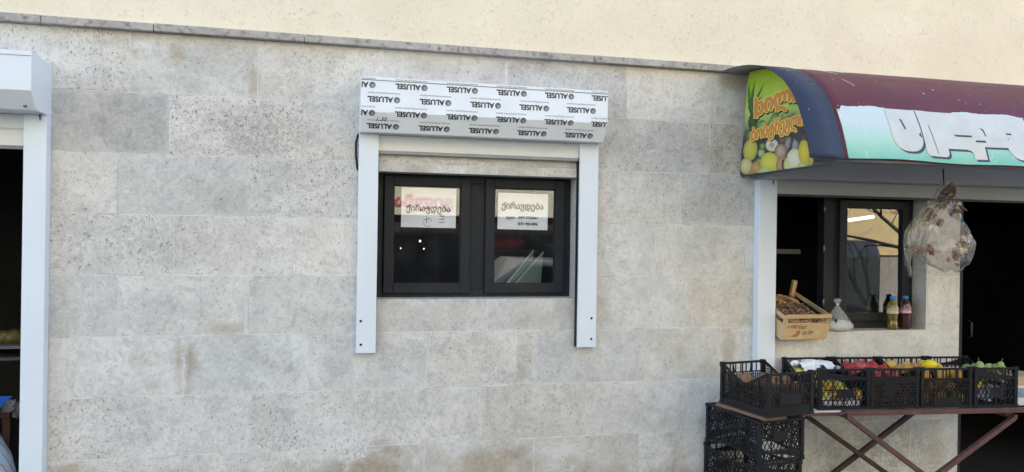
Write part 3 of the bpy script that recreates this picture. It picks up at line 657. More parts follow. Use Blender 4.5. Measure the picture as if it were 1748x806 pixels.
def polys(ps, dz=0, dx=0, dy=0):
    vs = []; fs = []
    for i, p in enumerate(ps):
        b = len(vs); vs += [(x+dx, y+dy, dz+i*2e-5) for x, y, z in p]; fs.append(tuple(range(b, b+len(p))))
    return vs, fs
XL = 2.728; SB = PLEN-.030
M_cream = mat('faded_cream_print', (.57,.58,.57), .5, var=.08, vscale=7, dirt=(.58,.55,.40), dscale=4, dthr=.5, damt=.5)
M_shadow = mat('navy_print', (.035,.045,.085), .5)
parts_ = []
vs, fs = polys(big, 0, .012, -.011); parts_.append(on_front(vs, fs, XL, SB, .0070, 'lettering', M_shadow))
vs, fs = polys(big); parts_.append(on_front(vs, fs, XL, SB, .0080, 'lettering', M_cream))
vs, fs = polys(cut); parts_.append(on_front(vs, fs, XL, SB, .0090, 'lettering', M_shadow))
mb = MB()
for i, o in enumerate(parts_): mb.add([v.co[:] for v in o.data.vertices], [tuple(p.vertices) for p in o.data.polygons], i % 2)
for o in parts_: bpy.data.objects.remove(o)
local(mb.build('lettering', [M_shadow, M_cream], aw), aw)
# printed end panel
PX = 2.375
def panel_poly(n=24):
    pts = []
    for i in range(n+1):
        s = PLEN*(.085+.90*i/n); q, nn = prof_at(s); pts.append((q[0]-nn[0]*.006, q[1]-nn[1]*.006))
    return pts
pp = panel_poly(); back = [(-.012,2.026), (-.015,2.1), (-.055,2.3), (-.075,2.55)]
poly = back+pp
PX_of = lambda z: PX
mb = MB(); mb.add([(PX_of(z), y, z) for y, z in poly]+[(PX_of(z)+.004, y, z) for y, z in poly], [tuple(range(len(poly)))[::-1], tuple(range(len(poly), 2*len(poly)))]+[(i, (i+1) % len(poly), (i+1) % len(poly)+len(poly), i+len(poly)) for i in range(len(poly))])
def panel_mat():
    m = mat('lime_print', (.30,.46,.05), .4); n = m.node_tree; L = n.links.new; p = n.nodes['Principled BSDF']; N = n.nodes.new
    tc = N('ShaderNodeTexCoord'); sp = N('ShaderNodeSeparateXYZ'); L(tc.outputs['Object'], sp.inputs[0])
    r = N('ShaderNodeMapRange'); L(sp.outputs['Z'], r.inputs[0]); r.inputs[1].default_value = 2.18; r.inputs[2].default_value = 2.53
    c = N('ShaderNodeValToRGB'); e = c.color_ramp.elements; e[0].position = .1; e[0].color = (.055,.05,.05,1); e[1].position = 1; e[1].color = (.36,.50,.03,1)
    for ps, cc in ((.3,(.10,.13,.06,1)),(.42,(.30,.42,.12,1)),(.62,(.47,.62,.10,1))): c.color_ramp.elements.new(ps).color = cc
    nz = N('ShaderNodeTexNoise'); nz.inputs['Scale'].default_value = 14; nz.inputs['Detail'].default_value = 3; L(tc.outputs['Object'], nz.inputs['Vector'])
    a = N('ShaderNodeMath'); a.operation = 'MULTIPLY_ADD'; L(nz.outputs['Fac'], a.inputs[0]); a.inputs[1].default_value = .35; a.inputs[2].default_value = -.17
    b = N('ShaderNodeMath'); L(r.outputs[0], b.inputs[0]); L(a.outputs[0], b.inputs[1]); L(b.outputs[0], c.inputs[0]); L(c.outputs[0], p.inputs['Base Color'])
    return m
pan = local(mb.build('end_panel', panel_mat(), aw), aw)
# picture on the panel: (y', z) with y' = distance out from the wall
def on_panel(vs, fs, lvl, name, m, colors=None):
    mb = MB(); mb.add([(PX_of(v[1])-.0008-lvl*.0006-(v[2] if len(v) > 2 else 0), -v[0], v[1]) for v in vs], fs)
    o = mb.build(name, m, aw)
    if colors:
        A = o.data.attributes.new('col', 'FLOAT_COLOR', 'POINT'); A.data.foreach_set('color', np.array(colors, np.float32).ravel())
    return local(o, aw)
def pan_px(x, y):   # pixel of the survey photo -> (out, z) on the panel plane
    d = FW+(x-874)/F_PX*RT-(y-403)/F_PX*UP; t = (PX-EYE[0])/d[0]; p = EYE+t*d; return -float(p[1]), float(p[2])
pv = []; pf = []; pc = []
def inside(y, z):
    """trim a printed point to the panel outline"""
    zz = min(max(z, 2.029), 2.59); yb = np.interp(zz, [2.026,2.1,2.3,2.55], [.014,.018,.058,.078])
    yf = -np.interp(zz, [q[1] for q in pp[::-1]], [q[0] for q in pp[::-1]])-.004
    return min(max(y, yb), yf), zz
def ell(cx, cy, rx, ry, c0, c1, rot=0, n=22):
    """printed fruit: ellipse in survey pixels, colour c0 at its middle to c1 at the rim"""
    rot = rad(rot); b = len(pv); lv = len(pf)*3e-7
    y, z = inside(*pan_px(cx-.18*rx, cy-.2*ry)); pv.append((y, z, lv)); pc.append((*c0, 1))
    for q in (.6, 1.0):
        for k in range(n):
            t = 2*math.pi*k/n; u = q*rx*math.cos(t); v = q*ry*math.sin(t); s = .15*(1-q)
            y, z = inside(*pan_px(cx+u*math.cos(rot)-v*math.sin(rot)-s*rx, cy+u*math.sin(rot)+v*math.cos(rot)-s*ry)); pv.append((y, z, lv))
            pc.append((*(c1 if q == 1 else tuple(.6*a+.4*b_ for a, b_ in zip(c0, c1))), 1))
    for k in range(n):
        k2 = (k+1) % n; pf.append((b, b+1+k, b+1+k2)); pf.append((b+1+k, b+1+n+k, b+1+n+k2, b+1+k2))
Yl = (.62,.58,.10); Yd = (.40,.33,.05); Gr = (.25,.38,.10); Gd = (.05,.10,.03); Wt = (.72,.68,.50); Br = (.30,.17,.08); Dk = (.03,.025,.03); Or = (.55,.32,.10)
for a in [(1286,205,8,16,Gd,Dk,15),(1280,232,7,12,(.2,.25,.12),Dk),(1300,215,8,10,Gr,Gd,30),(1350,205,12,6,(.28,.14,.06),Dk,-20),(1322,208,8,16,Gr,Gd,10),(1340,238,14,9,(.2,.12,.08),Dk,-20),
          (1358,250,7,20,(.35,.34,.33),Dk,10),(1370,245,7,22,(.12,.10,.12),Dk,8),(1345,246,6,16,(.3,.3,.28),Dk,15),(1363,228,8,14,(.07,.05,.06),Dk),
          (1300,262,7,9,(.42,.52,.28),Gd),(1296,278,6,8,(.35,.45,.22),Gd),(1308,272,5,8,(.3,.42,.16),Gd),(1302,250,5,6,Gr,Gd),
          (1318,248,11,11,(.74,.70,.60),(.5,.42,.28)),(1318,248,6,6,(.35,.28,.18),(.6,.55,.42)),
          (1281,256,12,19,Yl,Yd,8),(1333,260,11,15,(.50,.40,.28),(.16,.09,.05),5),(1274,284,11,14,(.68,.66,.36),(.45,.33,.10)),(1292,288,10,13,Or,(.32,.18,.06)),(1285,296,7,6,(.4,.28,.12),Br),
          (1314,279,16,19,(.66,.62,.10),(.46,.40,.05)),(1306,296,13,10,(.50,.62,.28),(.35,.45,.12),-20),(1336,282,11,15,(.50,.30,.16),(.30,.16,.07)),(1338,281,4,9,(.08,.07,.05),Dk),(1348,282,10,14,(.55,.62,.24),(.4,.46,.14)),
          (1357,272,14,18,Wt,(.55,.50,.28)),(1374,262,11,23,(.66,.55,.06),(.46,.34,.03),-4),(1384,272,5,12,(.50,.40,.06),(.36,.26,.04)),(1370,282,8,5,(.5,.55,.2),(.35,.4,.1))]: ell(*a)
# pineapple leaves
for (bx, by, tx, ty, wd) in ((1284,186,1278,140,4),(1284,186,1290,134,4),(1286,188,1306,140,4.5),(1286,188,1300,152,4),(1284,190,1305,160,4),(1284,190,1279,155,5),(1283,194,1279,172,4),(1286,192,1303,178,3.5)):
    b = len(pv); lv = len(pf)*3e-7; mx, my = (bx+tx)/2-2, (by+ty)/2; nx, ny = -(ty-by), tx-bx; l = math.hypot(nx, ny); nx /= l; ny /= l
    for q, cc in (((bx-nx*wd*.6, by-ny*wd*.6), Gd), ((bx+nx*wd*.6, by+ny*wd*.6), (.04,.14,.04)), ((mx+nx*wd*.55, my+ny*wd*.55), (.07,.20,.06)), ((tx, ty), (.10,.26,.05)), ((mx-nx*wd*.55, my-ny*wd*.55), (.03,.10,.03))):
        y, z = inside(*pan_px(*q)); pv.append((y, z, lv)); pc.append((*cc, 1))
    pf.append((b, b+1, b+2, b+3, b+4))
on_panel(pv, pf, 0, 'fruit_print', vcol_mat('print_colours', rough=.4), pc)
def panel_text(s, p0, p1, size_px, up_px, m_sets, stems=()):
    """a line of type from survey pixel p0 to p1, letters size_px high"""
    V, Fc = text_tris(s, 1.0); a = min(v[0] for v in V); b = max(v[0] for v in V); lo = min(v[1] for v in V); hi = max(v[1] for v in V)
    for lvl, (fat, dx, dy, nm, m) in enumerate(m_sets):
        vs = []; fs = []
        for i in range(9 if fat else 1):
            t = 2*math.pi*i/8; ox, oy = (fat*math.cos(t), fat*math.sin(t)) if i else (0, 0)
            n = len(vs)
            for x, y, _ in V:
                u = (x-a)/(b-a); v = (y-lo)/(hi-lo)
                qx = p0[0]+(p1[0]-p0[0])*u+ox+dx+v*up_px; qy = p0[1]+(p1[1]-p0[1])*u-v*size_px*(1+.25*u)+oy+dy
                yy, zz = inside(*pan_px(qx, qy)); vs.append((yy, zz, i*1.5e-5))
            fs += [tuple(n+k for k in f) for f in Fc]
        for (qx0, qy0, qx1, qy1, hw) in stems:
            n = len(vs); g = fat+hw
            for ex, ey in ((qx0-g, qy0-fat), (qx0+g, qy0-fat), (qx1+g, qy1+fat), (qx1-g, qy1+fat)):
                yy, zz = inside(*pan_px(ex+dx, ey+dy)); vs.append((yy, zz, 1.6e-4))
            fs.append((n, n+1, n+2, n+3))
        on_panel(vs, fs, 2.0+lvl*.5, nm, m)
M_or = mat('orange_print', (.62,.23,.055), .4); M_ye = mat('yellow_print', (.72,.66,.12), .4); M_bk = mat('print_black', (.015,.02,.012), .4)
panel_text('ხილი', (1290,207), (1366,181), 38, 0, [(3.1,1.5,2.4,'lettering_shadow',M_bk),(3.1,0,0,'lettering_outline',M_ye),(1.8,0,0,'lettering',M_or)], [(1291,170,1291,200,1.2)])
panel_text('ბოსტნეული', (1282,248), (1372,222), 29, 2, [(2.2,1.2,1.7,'lettering_shadow',M_bk),(2.2,0,0,'lettering_outline',M_ye),(1.05,0,0,'lettering',M_or)])
# dark return under the panel and hidden support tubes
mb = MB(); mb.box(2.371, 2.384, -.86, -.03, 2.018, 2.0245); local(mb.build('bottom_flange', mat('dark_flange', (.04,.04,.045), .6), aw), aw)
mb = MB(); mb.tube([(2.46,-.02,2.575),(2.46,-.20,2.59),(2.46,-.40,2.545),(2.46,-.56,2.48)], .010, 8); mb.box(2.44, 5.3, -.03, -.004, 2.585, 2.62)
mb.tube([(2.42,-.30,2.575),(5.3,-.30,2.585)], .009, 8); mb.tube([(2.40,-.865,2.045),(5.35,-.865,2.045)], .011, 8)
local(mb.build('support_frame', mat('grey_steel_tube', (.16,.155,.15), .6, var=.2), aw), aw)

# ------------------------------------------------------------------ notices taped inside the middle window
M_paper = mat('white_paper', (.86,.87,.89), .7, var=.02)
def notice(x0, x1, z0, z1, tilt, label):
    t = thing('paper_notice', label, 'notice', ((x0+x1)/2, .1450, z0), 0, 'for-rent notices in the middle window')
    wd, ht = x1-x0, z1-z0; mb = MB(); n = 8
    vs = [(-wd/2+wd*i/n, .0012*math.sin(i*1.3)*j, ht*j) for j in (0, 1) for i in range(n+1)]
    mb.add(vs, [(i, i+1, n+2+i, n+1+i) for i in range(n)]); p = mb.build('sheet', M_paper, t); t.rotation_euler = (0, tilt, 0)
    return t, wd, ht
def paper_text(t, s, x, z, size, fat, m, name='lettering', width=None, shear=0):
    V, Fc = text_tris(s, size, width=width, fat=fat, shear=shear); mb = MB(); mb.add([(x+a, -.0028-c, z+b) for a, b, c in V], Fc); return mb.build(name, m, t)
# glass is at y = .14, the notices hang just behind it
t, wd, ht = notice(.940, 1.2365, 1.6875, 1.8955, rad(.4), 'white for-rent notice with two phone numbers in the right pane')
paper_text(t, 'ქირავდება', -.125, .118, .05, .0022, M_print, width=.245)
paper_text(t, 'ტელ:', -.098, .062, .021, .0004, M_ink, width=.052); paper_text(t, '597 772341', -.026, .062, .021, .0008, M_ink, width=.112); paper_text(t, '571 951096', -.026, .026, .021, .0008, M_ink, width=.114)
t, wd, ht = notice(.3935, .6995, 1.690, 1.9115, rad(.3), 'white notice with handwritten marks below the heading in the left pane')
paper_text(t, 'ქირავდება', -.125, .090, .05, .0018, M_print, width=.245)
for strokes in ([[(-.03,.045),(.012,.052),(.014,.034)], [(-.012,.066),(-.012,.026)], [(-.03,.03),(-.024,.012),(-.005,.006),(.012,.012)], [(-.035,.073),(-.0345,.0745)]],
                [[(.058,.074),(.082,.076)], [(.068,.076),(.073,.064),(.088,.064)], [(.06,.046),(.088,.050)], [(.055,.03),(.088,.034)]]):
    mb = MB()
    for a in strokes: mb.tube([(x, -.002, z) for x, z in a], .0012, 5)
    mb.build('lettering', M_ink, t)

# things standing in the dark room behind it
for i, (px, py) in enumerate(((717,412),(684,424),(723.5,425))):
    x, z = at(px, py, .9); b = thing('light_bulb', ['small lit bulb, the highest and largest of three behind the left pane','small lit bulb behind the left pane, the one farthest left','small lit bulb behind the left pane, just under the largest bulb'][i], 'bulb', (x, .9, z), 0, 'bulbs glowing in the dark room')
    r = .0075 if i == 0 else .005
    MB().lathe([(0,-r),(r*.7,-r*.7),(r,0),(r*.75,r*.7),(r*.4,r*1.2),(0,r*1.25)], 12).build('bulb_glass', mat('bulb_glow', (.9,.9,.9), .3, emis=(1,.97,.9), estr=.45), b)
    MB().lathe([(r*.45,r*1.2),(r*.45,r*2.0),(r*.2,r*2.2)], 10).build('socket', M_seal, b)
    MB().tube([(0,0,r*2.1),(.004,0,2.6-z)], .0016, 6).build('wire', M_seal, b)
M_sheetg = mat('pale_glass_edge', (.38,.52,.48), .12, trans=.35, spec=.6)
M_edge = mat('white_glass_edge', (.65,.75,.68), .3)
for i, (xb, zb, xt, zt, y) in enumerate(((1.092,1.352,1.275,1.556,.36), (1.075,1.375,1.230,1.566,.42))):
    g = thing('glass_sheet', ['pale green glass sheet leaning inside the right pane, the front one','pale green glass sheet leaning behind another one inside the right pane'][i], 'glass sheet', (0,0,0))
    d = Vector((xt-xb, 0, zt-zb)).normalized(); nrm = Vector((d.z, 0, -d.x))
    p0 = Vector((xb-.35*d.x, y, zb-.35*d.z)); p1 = Vector((xt, y, zt))
    # pane lies below its bright upper edge
    q0 = p0+nrm*.30+Vector((.0,.06,0)); q1 = Vector((xt-.012, y+.05, 1.2))
    mb = MB(); mb.add([p0, p1, q1, q0]+[v+Vector((0,.006,0)) for v in (p0, p1, q1, q0)], [(0,1,2,3),(7,6,5,4),(0,4,5,1),(1,5,6,2),(2,6,7,3),(3,7,4,0)]); mb.build('pane', M_sheetg, g)
    MB().bar(p0, p1, .008, .006).build('edge', M_edge, g)
M_steel = mat('scratched_steel', (.42,.43,.45), .35, .7, var=.1)
bg_ = MB()
bg_.lathe([(0,0),(.10,.02),(.13,.08),(.11,.14),(.04,.18),(0,.185)], 20, wob=lambda t, z: 1+.1*math.sin(3*t+z*30))
o = bg_.build('cloth_bundle', mat('dark_red_cloth', (.30,.02,.04), .8, var=.3), None); o.location = (1.10,.62,1.56); o.scale = (.9,.8,.55); tag(o, 'dark red cloth bundle in the room behind the right pane', 'cloth')
o = MB().box(-.2,.2,-.15,.15,1.545,1.56).build('hanging_shelf', M_inside); o.location = (1.08,.64,0); tag(o, 'thin dark shelf carrying the red cloth bundle', 'shelf')

# ------------------------------------------------------------------ crates
def clip_seg(p, q, poly):
    """clip a 2D segment to a convex counter-clockwise polygon"""
    t0, t1 = 0.0, 1.0; dx, dy = q[0]-p[0], q[1]-p[1]
    for i in range(len(poly)):
        a, b = poly[i], poly[(i+1) % len(poly)]; nx, ny = -(b[1]-a[1]), b[0]-a[0]
        num = nx*(p[0]-a[0])+ny*(p[1]-a[1]); den = nx*dx+ny*dy
        if abs(den) < 1e-9:
            if num < 0: return None
            continue
        t = -num/den
        if den > 0: t0 = max(t0, t)
        else: t1 = min(t1, t)
        if t0 >= t1: return None
    return (p[0]+t0*dx, p[1]+t0*dy), (p[0]+t1*dx, p[1]+t1*dy)
def lattice(mb, poly, style, sp, wd, th=.004):
    us = [p[0] for p in poly]; vs = [p[1] for p in poly]; u0, u1, v0, v1 = min(us), max(us), min(vs), max(vs); segs = []
    if style == 'diag':
        k = 1.75; span = (v1-v0)/k
        n = int((u1-u0+2*span)/sp)+2
        for i in range(-2, n):
            u = u0-span+i*sp; segs += [((u, v0), (u+span, v1)), ((u+span, v0), (u, v1))]
    elif style == 'grid':
        for i in range(int((u1-u0)/sp)+1): segs.append(((u0+i*sp, v0), (u0+i*sp, v1)))
        for i in range(int((v1-v0)/sp)+1): segs.append(((u0, v0+i*sp), (u1, v0+i*sp)))
    elif style == 'slot':
        for i in range(int((u1-u0)/sp)+1): segs.append(((u0+i*sp, v0), (u0+i*sp, v1)))
    for i, (p, q) in enumerate(segs):
        c = clip_seg(p, q, poly)
        if c and math.hypot(c[1][0]-c[0][0], c[1][1]-c[0][1]) > .004:
            o = .0006*(i % 2); mb.bar((c[0][0], o, c[0][1]), (c[1][0], o, c[1][1]), wd, th, up=(0,1,0))
def end_panel_mesh(w_, h, kind, m):
    """short side in the x-z plane"""
    mb = MB(); a = w_/2-.018
    mb.bar((-a,0,h-.006), (a,0,h-.006), .010, .012); mb.bar((-a,0,.007), (a,0,.007), .012, .014)
    for i in (1, 2, 3): mb.bar((-a,-.001,h*i/4-.004), (a,-.001,h*i/4-.004), .007, .005)
    for i in range(1, 4): u = -a+2*a*i/4; mb.bar((u,.0005,.01), (u,.0005,h-.012), .005, .006, up=(0,1,0))
    def rc(v0, v1, u0=-a, u1=a): return [(u0,v0),(u1,v0),(u1,v1),(u0,v1)]
    if kind in ('diag', 'fine'):
        lattice(mb, rc(.012,h*.5), 'diag', .028, .0034); lattice(mb, rc(h*.5,h*.75), 'diag', .028, .0028)
        mb.box(-a*.3, a*.42, -.004, .0, h*.27, h*.50)
        mb.add([(-a,-.002,h*.75),(a,-.002,h*.75),(a,-.002,h*.78),(a*.2,-.002,h*.83),(-a*.25,-.002,h*.86),(-a,-.002,h*.97)], [(0,1,2,3,4,5)])
        lattice(mb, rc(h*.75,h*.97), 'slot', .040, .006)
    elif kind == 'hex':
        lattice(mb, rc(.012,h*.70), 'diag', .0195, .0075, .006); mb.box(-a, a, -.002, .0012, h*.66, h*.80); mb.box(-a*.5, -a*.05, -.003, .001, h*.30, h*.66); mb.box(-a, a, -.002, .001, h*.46, h*.50)
        lattice(mb, rc(h*.8,h*.97), 'slot', .052, .014)
    elif kind == 'slots':
        lattice(mb, rc(h*.34,h*.72), 'diag', .0185, .0042); lattice(mb, rc(h*.73,h*.97), 'slot', .040, .0075); mb.box(-a, a, -.002, .003, h*.68, h*.735)
        mb.box(-a*.55, a*.6, -.004, .0, .014, h*.27); lattice(mb, rc(.012,h*.34), 'slot', .018, .009)
    else:   # close square grid
        lattice(mb, rc(.012,h*.72), 'grid', .0135, .0042); mb.box(-a, a, -.0025, 0, .012, h*.24); mb.box(-a*.55, a*.5, -.004, 0, h*.26, h*.52); lattice(mb, rc(h*.73,h*.97), 'slot', .036, .006)
        for sx in (-1, 1): mb.bar((sx*a*.5,-.001,h*.97), (sx*a*.42,-.001,h*.74), .007, .005, up=(0,1,0))
    return mb.mesh('end_panel', m)
def side_panel_mesh(d_, h, kind, m):
    """long side in the x-z plane, its rim dipping to the middle"""
    mb = MB(); a = d_/2-.018; dip = h*(.86 if kind == 'fine' else .66)
    rim = [(-a,h*.99),(-a*.82,h*.93),(-a*.15,dip),(a*.15,dip),(a*.82,h*.93),(a,h*.99)]
    for p, q in zip(rim[:-1], rim[1:]): mb.bar((p[0],0,p[1]-.005), (q[0],0,q[1]-.005), .011, .010, up=(0,1,0))
    mb.bar((-a,0,.007), (a,0,.007), .012, .014)
    for v in (h*.26, h*.48): mb.bar((-a,-.001,v), (a,-.001,v), .006, .005)
    for i in range(1, 6):
        u = -a+2*a*i/6; top = np.interp(u, [r[0] for r in rim], [r[1] for r in rim]); mb.bar((u,.0005,.01), (u,.0005,top-.008), .005, .006, up=(0,1,0))
    st, sp, wd = {'diag': ('diag', .027, .0038), 'hex': ('diag', .0195, .0075), 'slots': ('diag', .019, .0045), 'grid': ('grid', .0140, .0038), 'fine': ('diag', .0215, .0040)}[kind]
    for sx in (-1, 1):
        poly = [(0,.012),(a,.012),(a,h*.93),(a*.82,h*.88),(a*.15,dip-.01),(0,dip-.01)]
        poly = poly if sx > 0 else [(-x, z) for x, z in poly][::-1]
        # split at the knee so each piece is convex
        k = a*.15
        lo = [(0,.012),(a,.012),(a,dip-.01),(0,dip-.01)]; hi = [(k,dip-.01),(a,dip-.01),(a,h*.93),(a*.82,h*.90)]
        for pl in (lo, hi):
            pl = pl if sx > 0 else [(-x, z) for x, z in pl][::-1]
            lattice(mb, pl, st, sp, wd)
    if kind == 'grid': mb.box(-a, a, -.0025, 0, .012, h*.16)
    return mb.mesh('side_panel', m)
CRATE_CACHE = {}
def crate(label, loc, rz, w_, d_, h, kind, m, group, tilt=0):
    key = (kind, round(w_, 3), round(d_, 3), round(h, 3), m.name)
    if key not in CRATE_CACHE:
        po = MB(); po.box(-.010,.010,-.010,.010,0,h); po.box(-.0125,.0125,-.0125,.0125,h-.02,h+.004); po.box(-.0125,.0125,-.0125,.0125,.0,.016)
        ba = MB(); n = 16
        for i in range(n+1): ba.bar((-w_/2+.015+(w_-.03)*i/n,-d_/2+.015,.006), (-w_/2+.015+(w_-.03)*i/n,d_/2-.015,.006), .007, .004)
        for i in range(9): ba.bar((-w_/2+.015,-d_/2+.015+(d_-.03)*i/8,.0075), (w_/2-.015,-d_/2+.015+(d_-.03)*i/8,.0075), .008, .004)
        CRATE_CACHE[key] = (po.mesh('corner_post', m), end_panel_mesh(w_, h, kind, m), side_panel_mesh(d_, h, kind, m), ba.mesh('base_grid', m))
    po, en, si, ba = CRATE_CACHE[key]
    t = thing('fruit_crate', label, 'crate', loc, rz, group); t.rotation_euler = (tilt, 0, rz)
    for sx in (-1, 1):
        for sy in (-1, 1): link('corner_post', po, t, (sx*(w_/2-.011), sy*(d_/2-.011), 0))
    link('end_panel', en, t, (0, -d_/2+.006, 0)); link('end_panel', en, t, (0, d_/2-.006, 0), (0,0,math.pi))
    link('side_panel', si, t, (-w_/2+.006, 0, 0), (0,0,-math.pi/2)); link('side_panel', si, t, (w_/2-.006, 0, 0), (0,0,math.pi/2))
    link('base_grid', ba, t)
    return t
# the table line: front edge runs slightly towards the road at its right end
TA = math.atan2(-.11, 1.075); TP = Vector((2.775, -.47, 0)); TE = Vector((math.cos(TA), math.sin(TA), 0)); TN = Vector((-math.sin(TA), math.cos(TA), 0)); TZ = .722
def table_u(px):
    u = 0
    for _ in range(8):
        Y = TP.y+TE.y*u; u = (at(px, 670, Y)[0]-TP.x)/TE.x
    return u
G = 'black plastic fruit crates'
crates = {}
spec = [('pears', 1398, 1488.5, 'diag', M_blackb, 'black lattice crate of yellow pears with white bags on top, left end of the table'),
        ('pomegranates', 1489.5, 1573, 'hex', M_black, 'black crate with small round holes holding red pomegranates'),
        ('quinces', 1574, 1663.5, 'slots', M_black, 'black crate heaped with orange and yellow quinces and one lemon'),
        ('feijoas', 1664.5, 1741, 'diag', M_blackb, 'black lattice crate of green feijoas over crumpled white paper')]
for nm, a, b, kind, m, lab in spec:
    ua, ub = table_u(a), table_u(b); c = TP+TE*(ua+ub)/2+TN*(.012+.205)
    crates[nm] = (crate(lab, (c.x, c.y, TZ+.001), TA+rad({'pears':1.0,'pomegranates':-.6,'quinces':0,'feijoas':.8}[nm]), (ub-ua)-.003, .41, .223, kind, m, G), (ub-ua)-.003, .41)
# the turned crate of potatoes resting on the board over the stack
crates['potatoes'] = (crate('black square-mesh crate of brown potatoes, turned askew on the plank at the left', (2.295, -.445, .748), rad(9.5), .300, .385, .222, 'grid', M_black, G), .30, .385)
M_stack = mat('grey_black_plastic', (.011,.011,.013), .5, spec=.35, var=.25, vscale=25, dirt=(.055,.053,.05), dscale=14, dthr=.56, damt=.55)
SH = .2265
ROZ = 7.5
for i, lab in enumerate(('empty black lattice crate at the foot of the stack', 'empty black lattice crate in the middle of the stack', 'empty black lattice crate upside down on top of the stack, under the plank')):
    c_ = crate(lab, (2.315+(.002,-.008,0)[i], -.295+(.0,.004,0)[i], .028+SH*i), rad(ROZ+(.4,-.6,0)[i]), .297, .470, SH-.006, 'fine', M_stack, 'empty crates stacked by the table')
    if i == 2: c_.location.z += SH-.004; c_.rotation_euler = (math.pi, 0, rad(ROZ))     # the top one stands upside down
o = MB().box(-.17,.17,-.26,.26,0,.027).build('base_board', M_board); o.location = (2.315,-.295,.0); o.rotation_euler = (0,0,rad(7)); tag(o, 'flat board on the ground under the stack of empty crates', 'board')
o = MB().box(-.165,-.02,-.20,.19,0,.018).build('plank', M_board, bevel=.002); o.location = (2.300,-.415,.7285); o.rotation_euler = (0,rad(-.5),rad(10)); tag(o, 'worn brown plank lying on the stack under the potato crate', 'plank')

# ------------------------------------------------------------------ folding table
tb = thing('folding_table', 'rusty red-brown steel folding table with crossed legs under the fruit crates', 'table', (TP.x, TP.y, 0))
def tpt(u, v, z): p = TE*u+TN*v; return (p.x, p.y, z)
UL, UR = table_u(1367), 1.45
mb = MB()
def tbar(n, p, q, wd=.028, ht=.028, m=M_rust, up=(0,0,1)):
    return MB().bar(p, q, wd, ht, up=up).build(n, m, tb, bevel=.002)
tbar('front_rail', tpt(table_u(1440),0,TZ-.014), tpt(UR,0,TZ-.014)); tbar('front_rail', tpt(UL,.002,TZ-.0175), tpt(table_u(1440)-.001,.002,TZ-.0175), .024, .021)
tbar('back_rail', tpt(UL-.25,.43,TZ-.014), tpt(UR,.43,TZ-.014), m=M_rust_shaded)
for u in (UL+.012, .35, .8, 1.2): tbar('cross_rail', tpt(u,.018,TZ-.016), tpt(u,.415,TZ-.016), m=M_rust_shaded)
MB().add([tpt(UL-.01,-.012,TZ-.0005),tpt(table_u(1434),-.012,TZ-.0005),tpt(table_u(1434),.40,TZ-.0005),tpt(UL-.01,.40,TZ-.0005),tpt(UL-.01,-.012,TZ-.007),tpt(table_u(1434),-.012,TZ-.007),tpt(table_u(1434),.40,TZ-.007),tpt(UL-.01,.40,TZ-.007)], [(0,1,2,3),(7,6,5,4),(0,4,5,1),(1,5,6,2),(2,6,7,3),(3,7,4,0)]).build('white_sheet', mat('white_laminate', (.62,.61,.58), .6), tb)
for v in (.10, .20, .30): tbar('slat', tpt(UL,v,TZ-.005), tpt(UR,v,TZ-.005), .05, .008, m=M_rust_shaded)
def world_leg(n, a, b, Ya, m):
    """square tube leg between two survey pixels on the plane y = Ya, run on to the ground"""
    (x0, z0), (x1, z1) = at(*a, Ya), at(*b, Ya); k = (z0-.012)/(z0-z1); e = (x0+(x1-x0)*k, Ya, .012)
    return tbar(n, tuple(Vector((x0,Ya,z0))-tb.location), tuple(Vector(e)-tb.location), .026, .026, m=m, up=(0,1,0))
world_leg('leg', (1447,712), (1550,790), -.500, M_rust)
world_leg('leg', (1731,713), (1611,802), -.555, M_rust)
world_leg('leg', (1378,711), (1503,801), -.125, M_rust_shaded); world_leg('leg', (1560,703), (1433,800), -.098, M_rust_shaded)
for px, Ya in ((1447, -.50), (1731, -.555)):
    x, z = at(px, 711, Ya); tbar('hinge_tube', (x-tb.location.x, Ya-.014-tb.location.y, z), (x-tb.location.x-.0, Ya+.36-tb.location.y, z+.003), .024, .024)
    tbar('bracket', (x-.014-tb.location.x, Ya+.004-tb.location.y, z+.02), (x-.05-tb.location.x, Ya+.01-tb.location.y, z+.012), .012, .012)

# ------------------------------------------------------------------ fruit
def lump(nm, m, rx, ry, rz, sd, amp=.06, n=18, tip=0, taper=0):
    r = random.Random(sd); ph = [r.uniform(0, 6.28) for _ in range(6)]; mb = MB(); vs = []; fs = []; k = n
    for i in range(n//2+1):
        th = math.pi*i/(n//2)
        for j in range(k):
            p = 2*math.pi*j/k; a = 1+amp*(math.sin(2*p+ph[0])*math.sin(th)+.7*math.sin(3*th+ph[1])+.5*math.sin(3*p+2*th+ph[2])+.4*math.sin(4*p-3*th+ph[3])*math.sin(th))
            z = math.cos(th); tp = 1-taper*max(0, z); zz = z*(1+tip*max(0, abs(z)-.8)*5)
            vs.append((rx*a*math.sin(th)*math.cos(p)*tp, ry*a*math.sin(th)*math.sin(p)*tp, rz*a*zz))
    for i in range(n//2):
        for j in range(k): fs.append((i*k+j, (i+1)*k+j, (i+1)*k+(j+1) % k, i*k+(j+1) % k))
    mb.add(vs, fs, 0, True); return mb.mesh(nm, m)
M_pom = [mat('pomegranate_skin', c, .38, var=.3, vscale=18, dirt=(.45,.20,.10), dscale=12, dthr=.55, damt=.6) for c in ((.42,.045,.05),(.50,.10,.085),(.36,.03,.05))]
M_pear = [mat('pear_skin', c, .4, var=.12, vscale=20, dirt=(.45,.25,.05), dscale=25, dthr=.62, damt=.5) for c in ((.80,.62,.06),(.76,.50,.07),(.74,.68,.13))]
M_quin = [mat('quince_skin', c, .45, var=.2, vscale=22, dirt=(.20,.09,.04), dscale=22, dthr=.57, damt=.7) for c in ((.58,.30,.07),(.62,.40,.07),(.50,.24,.08))]
M_lemon = mat('lemon_skin', (.78,.60,.02), .35, var=.05, vscale=20, bump=.3, bscale=150)
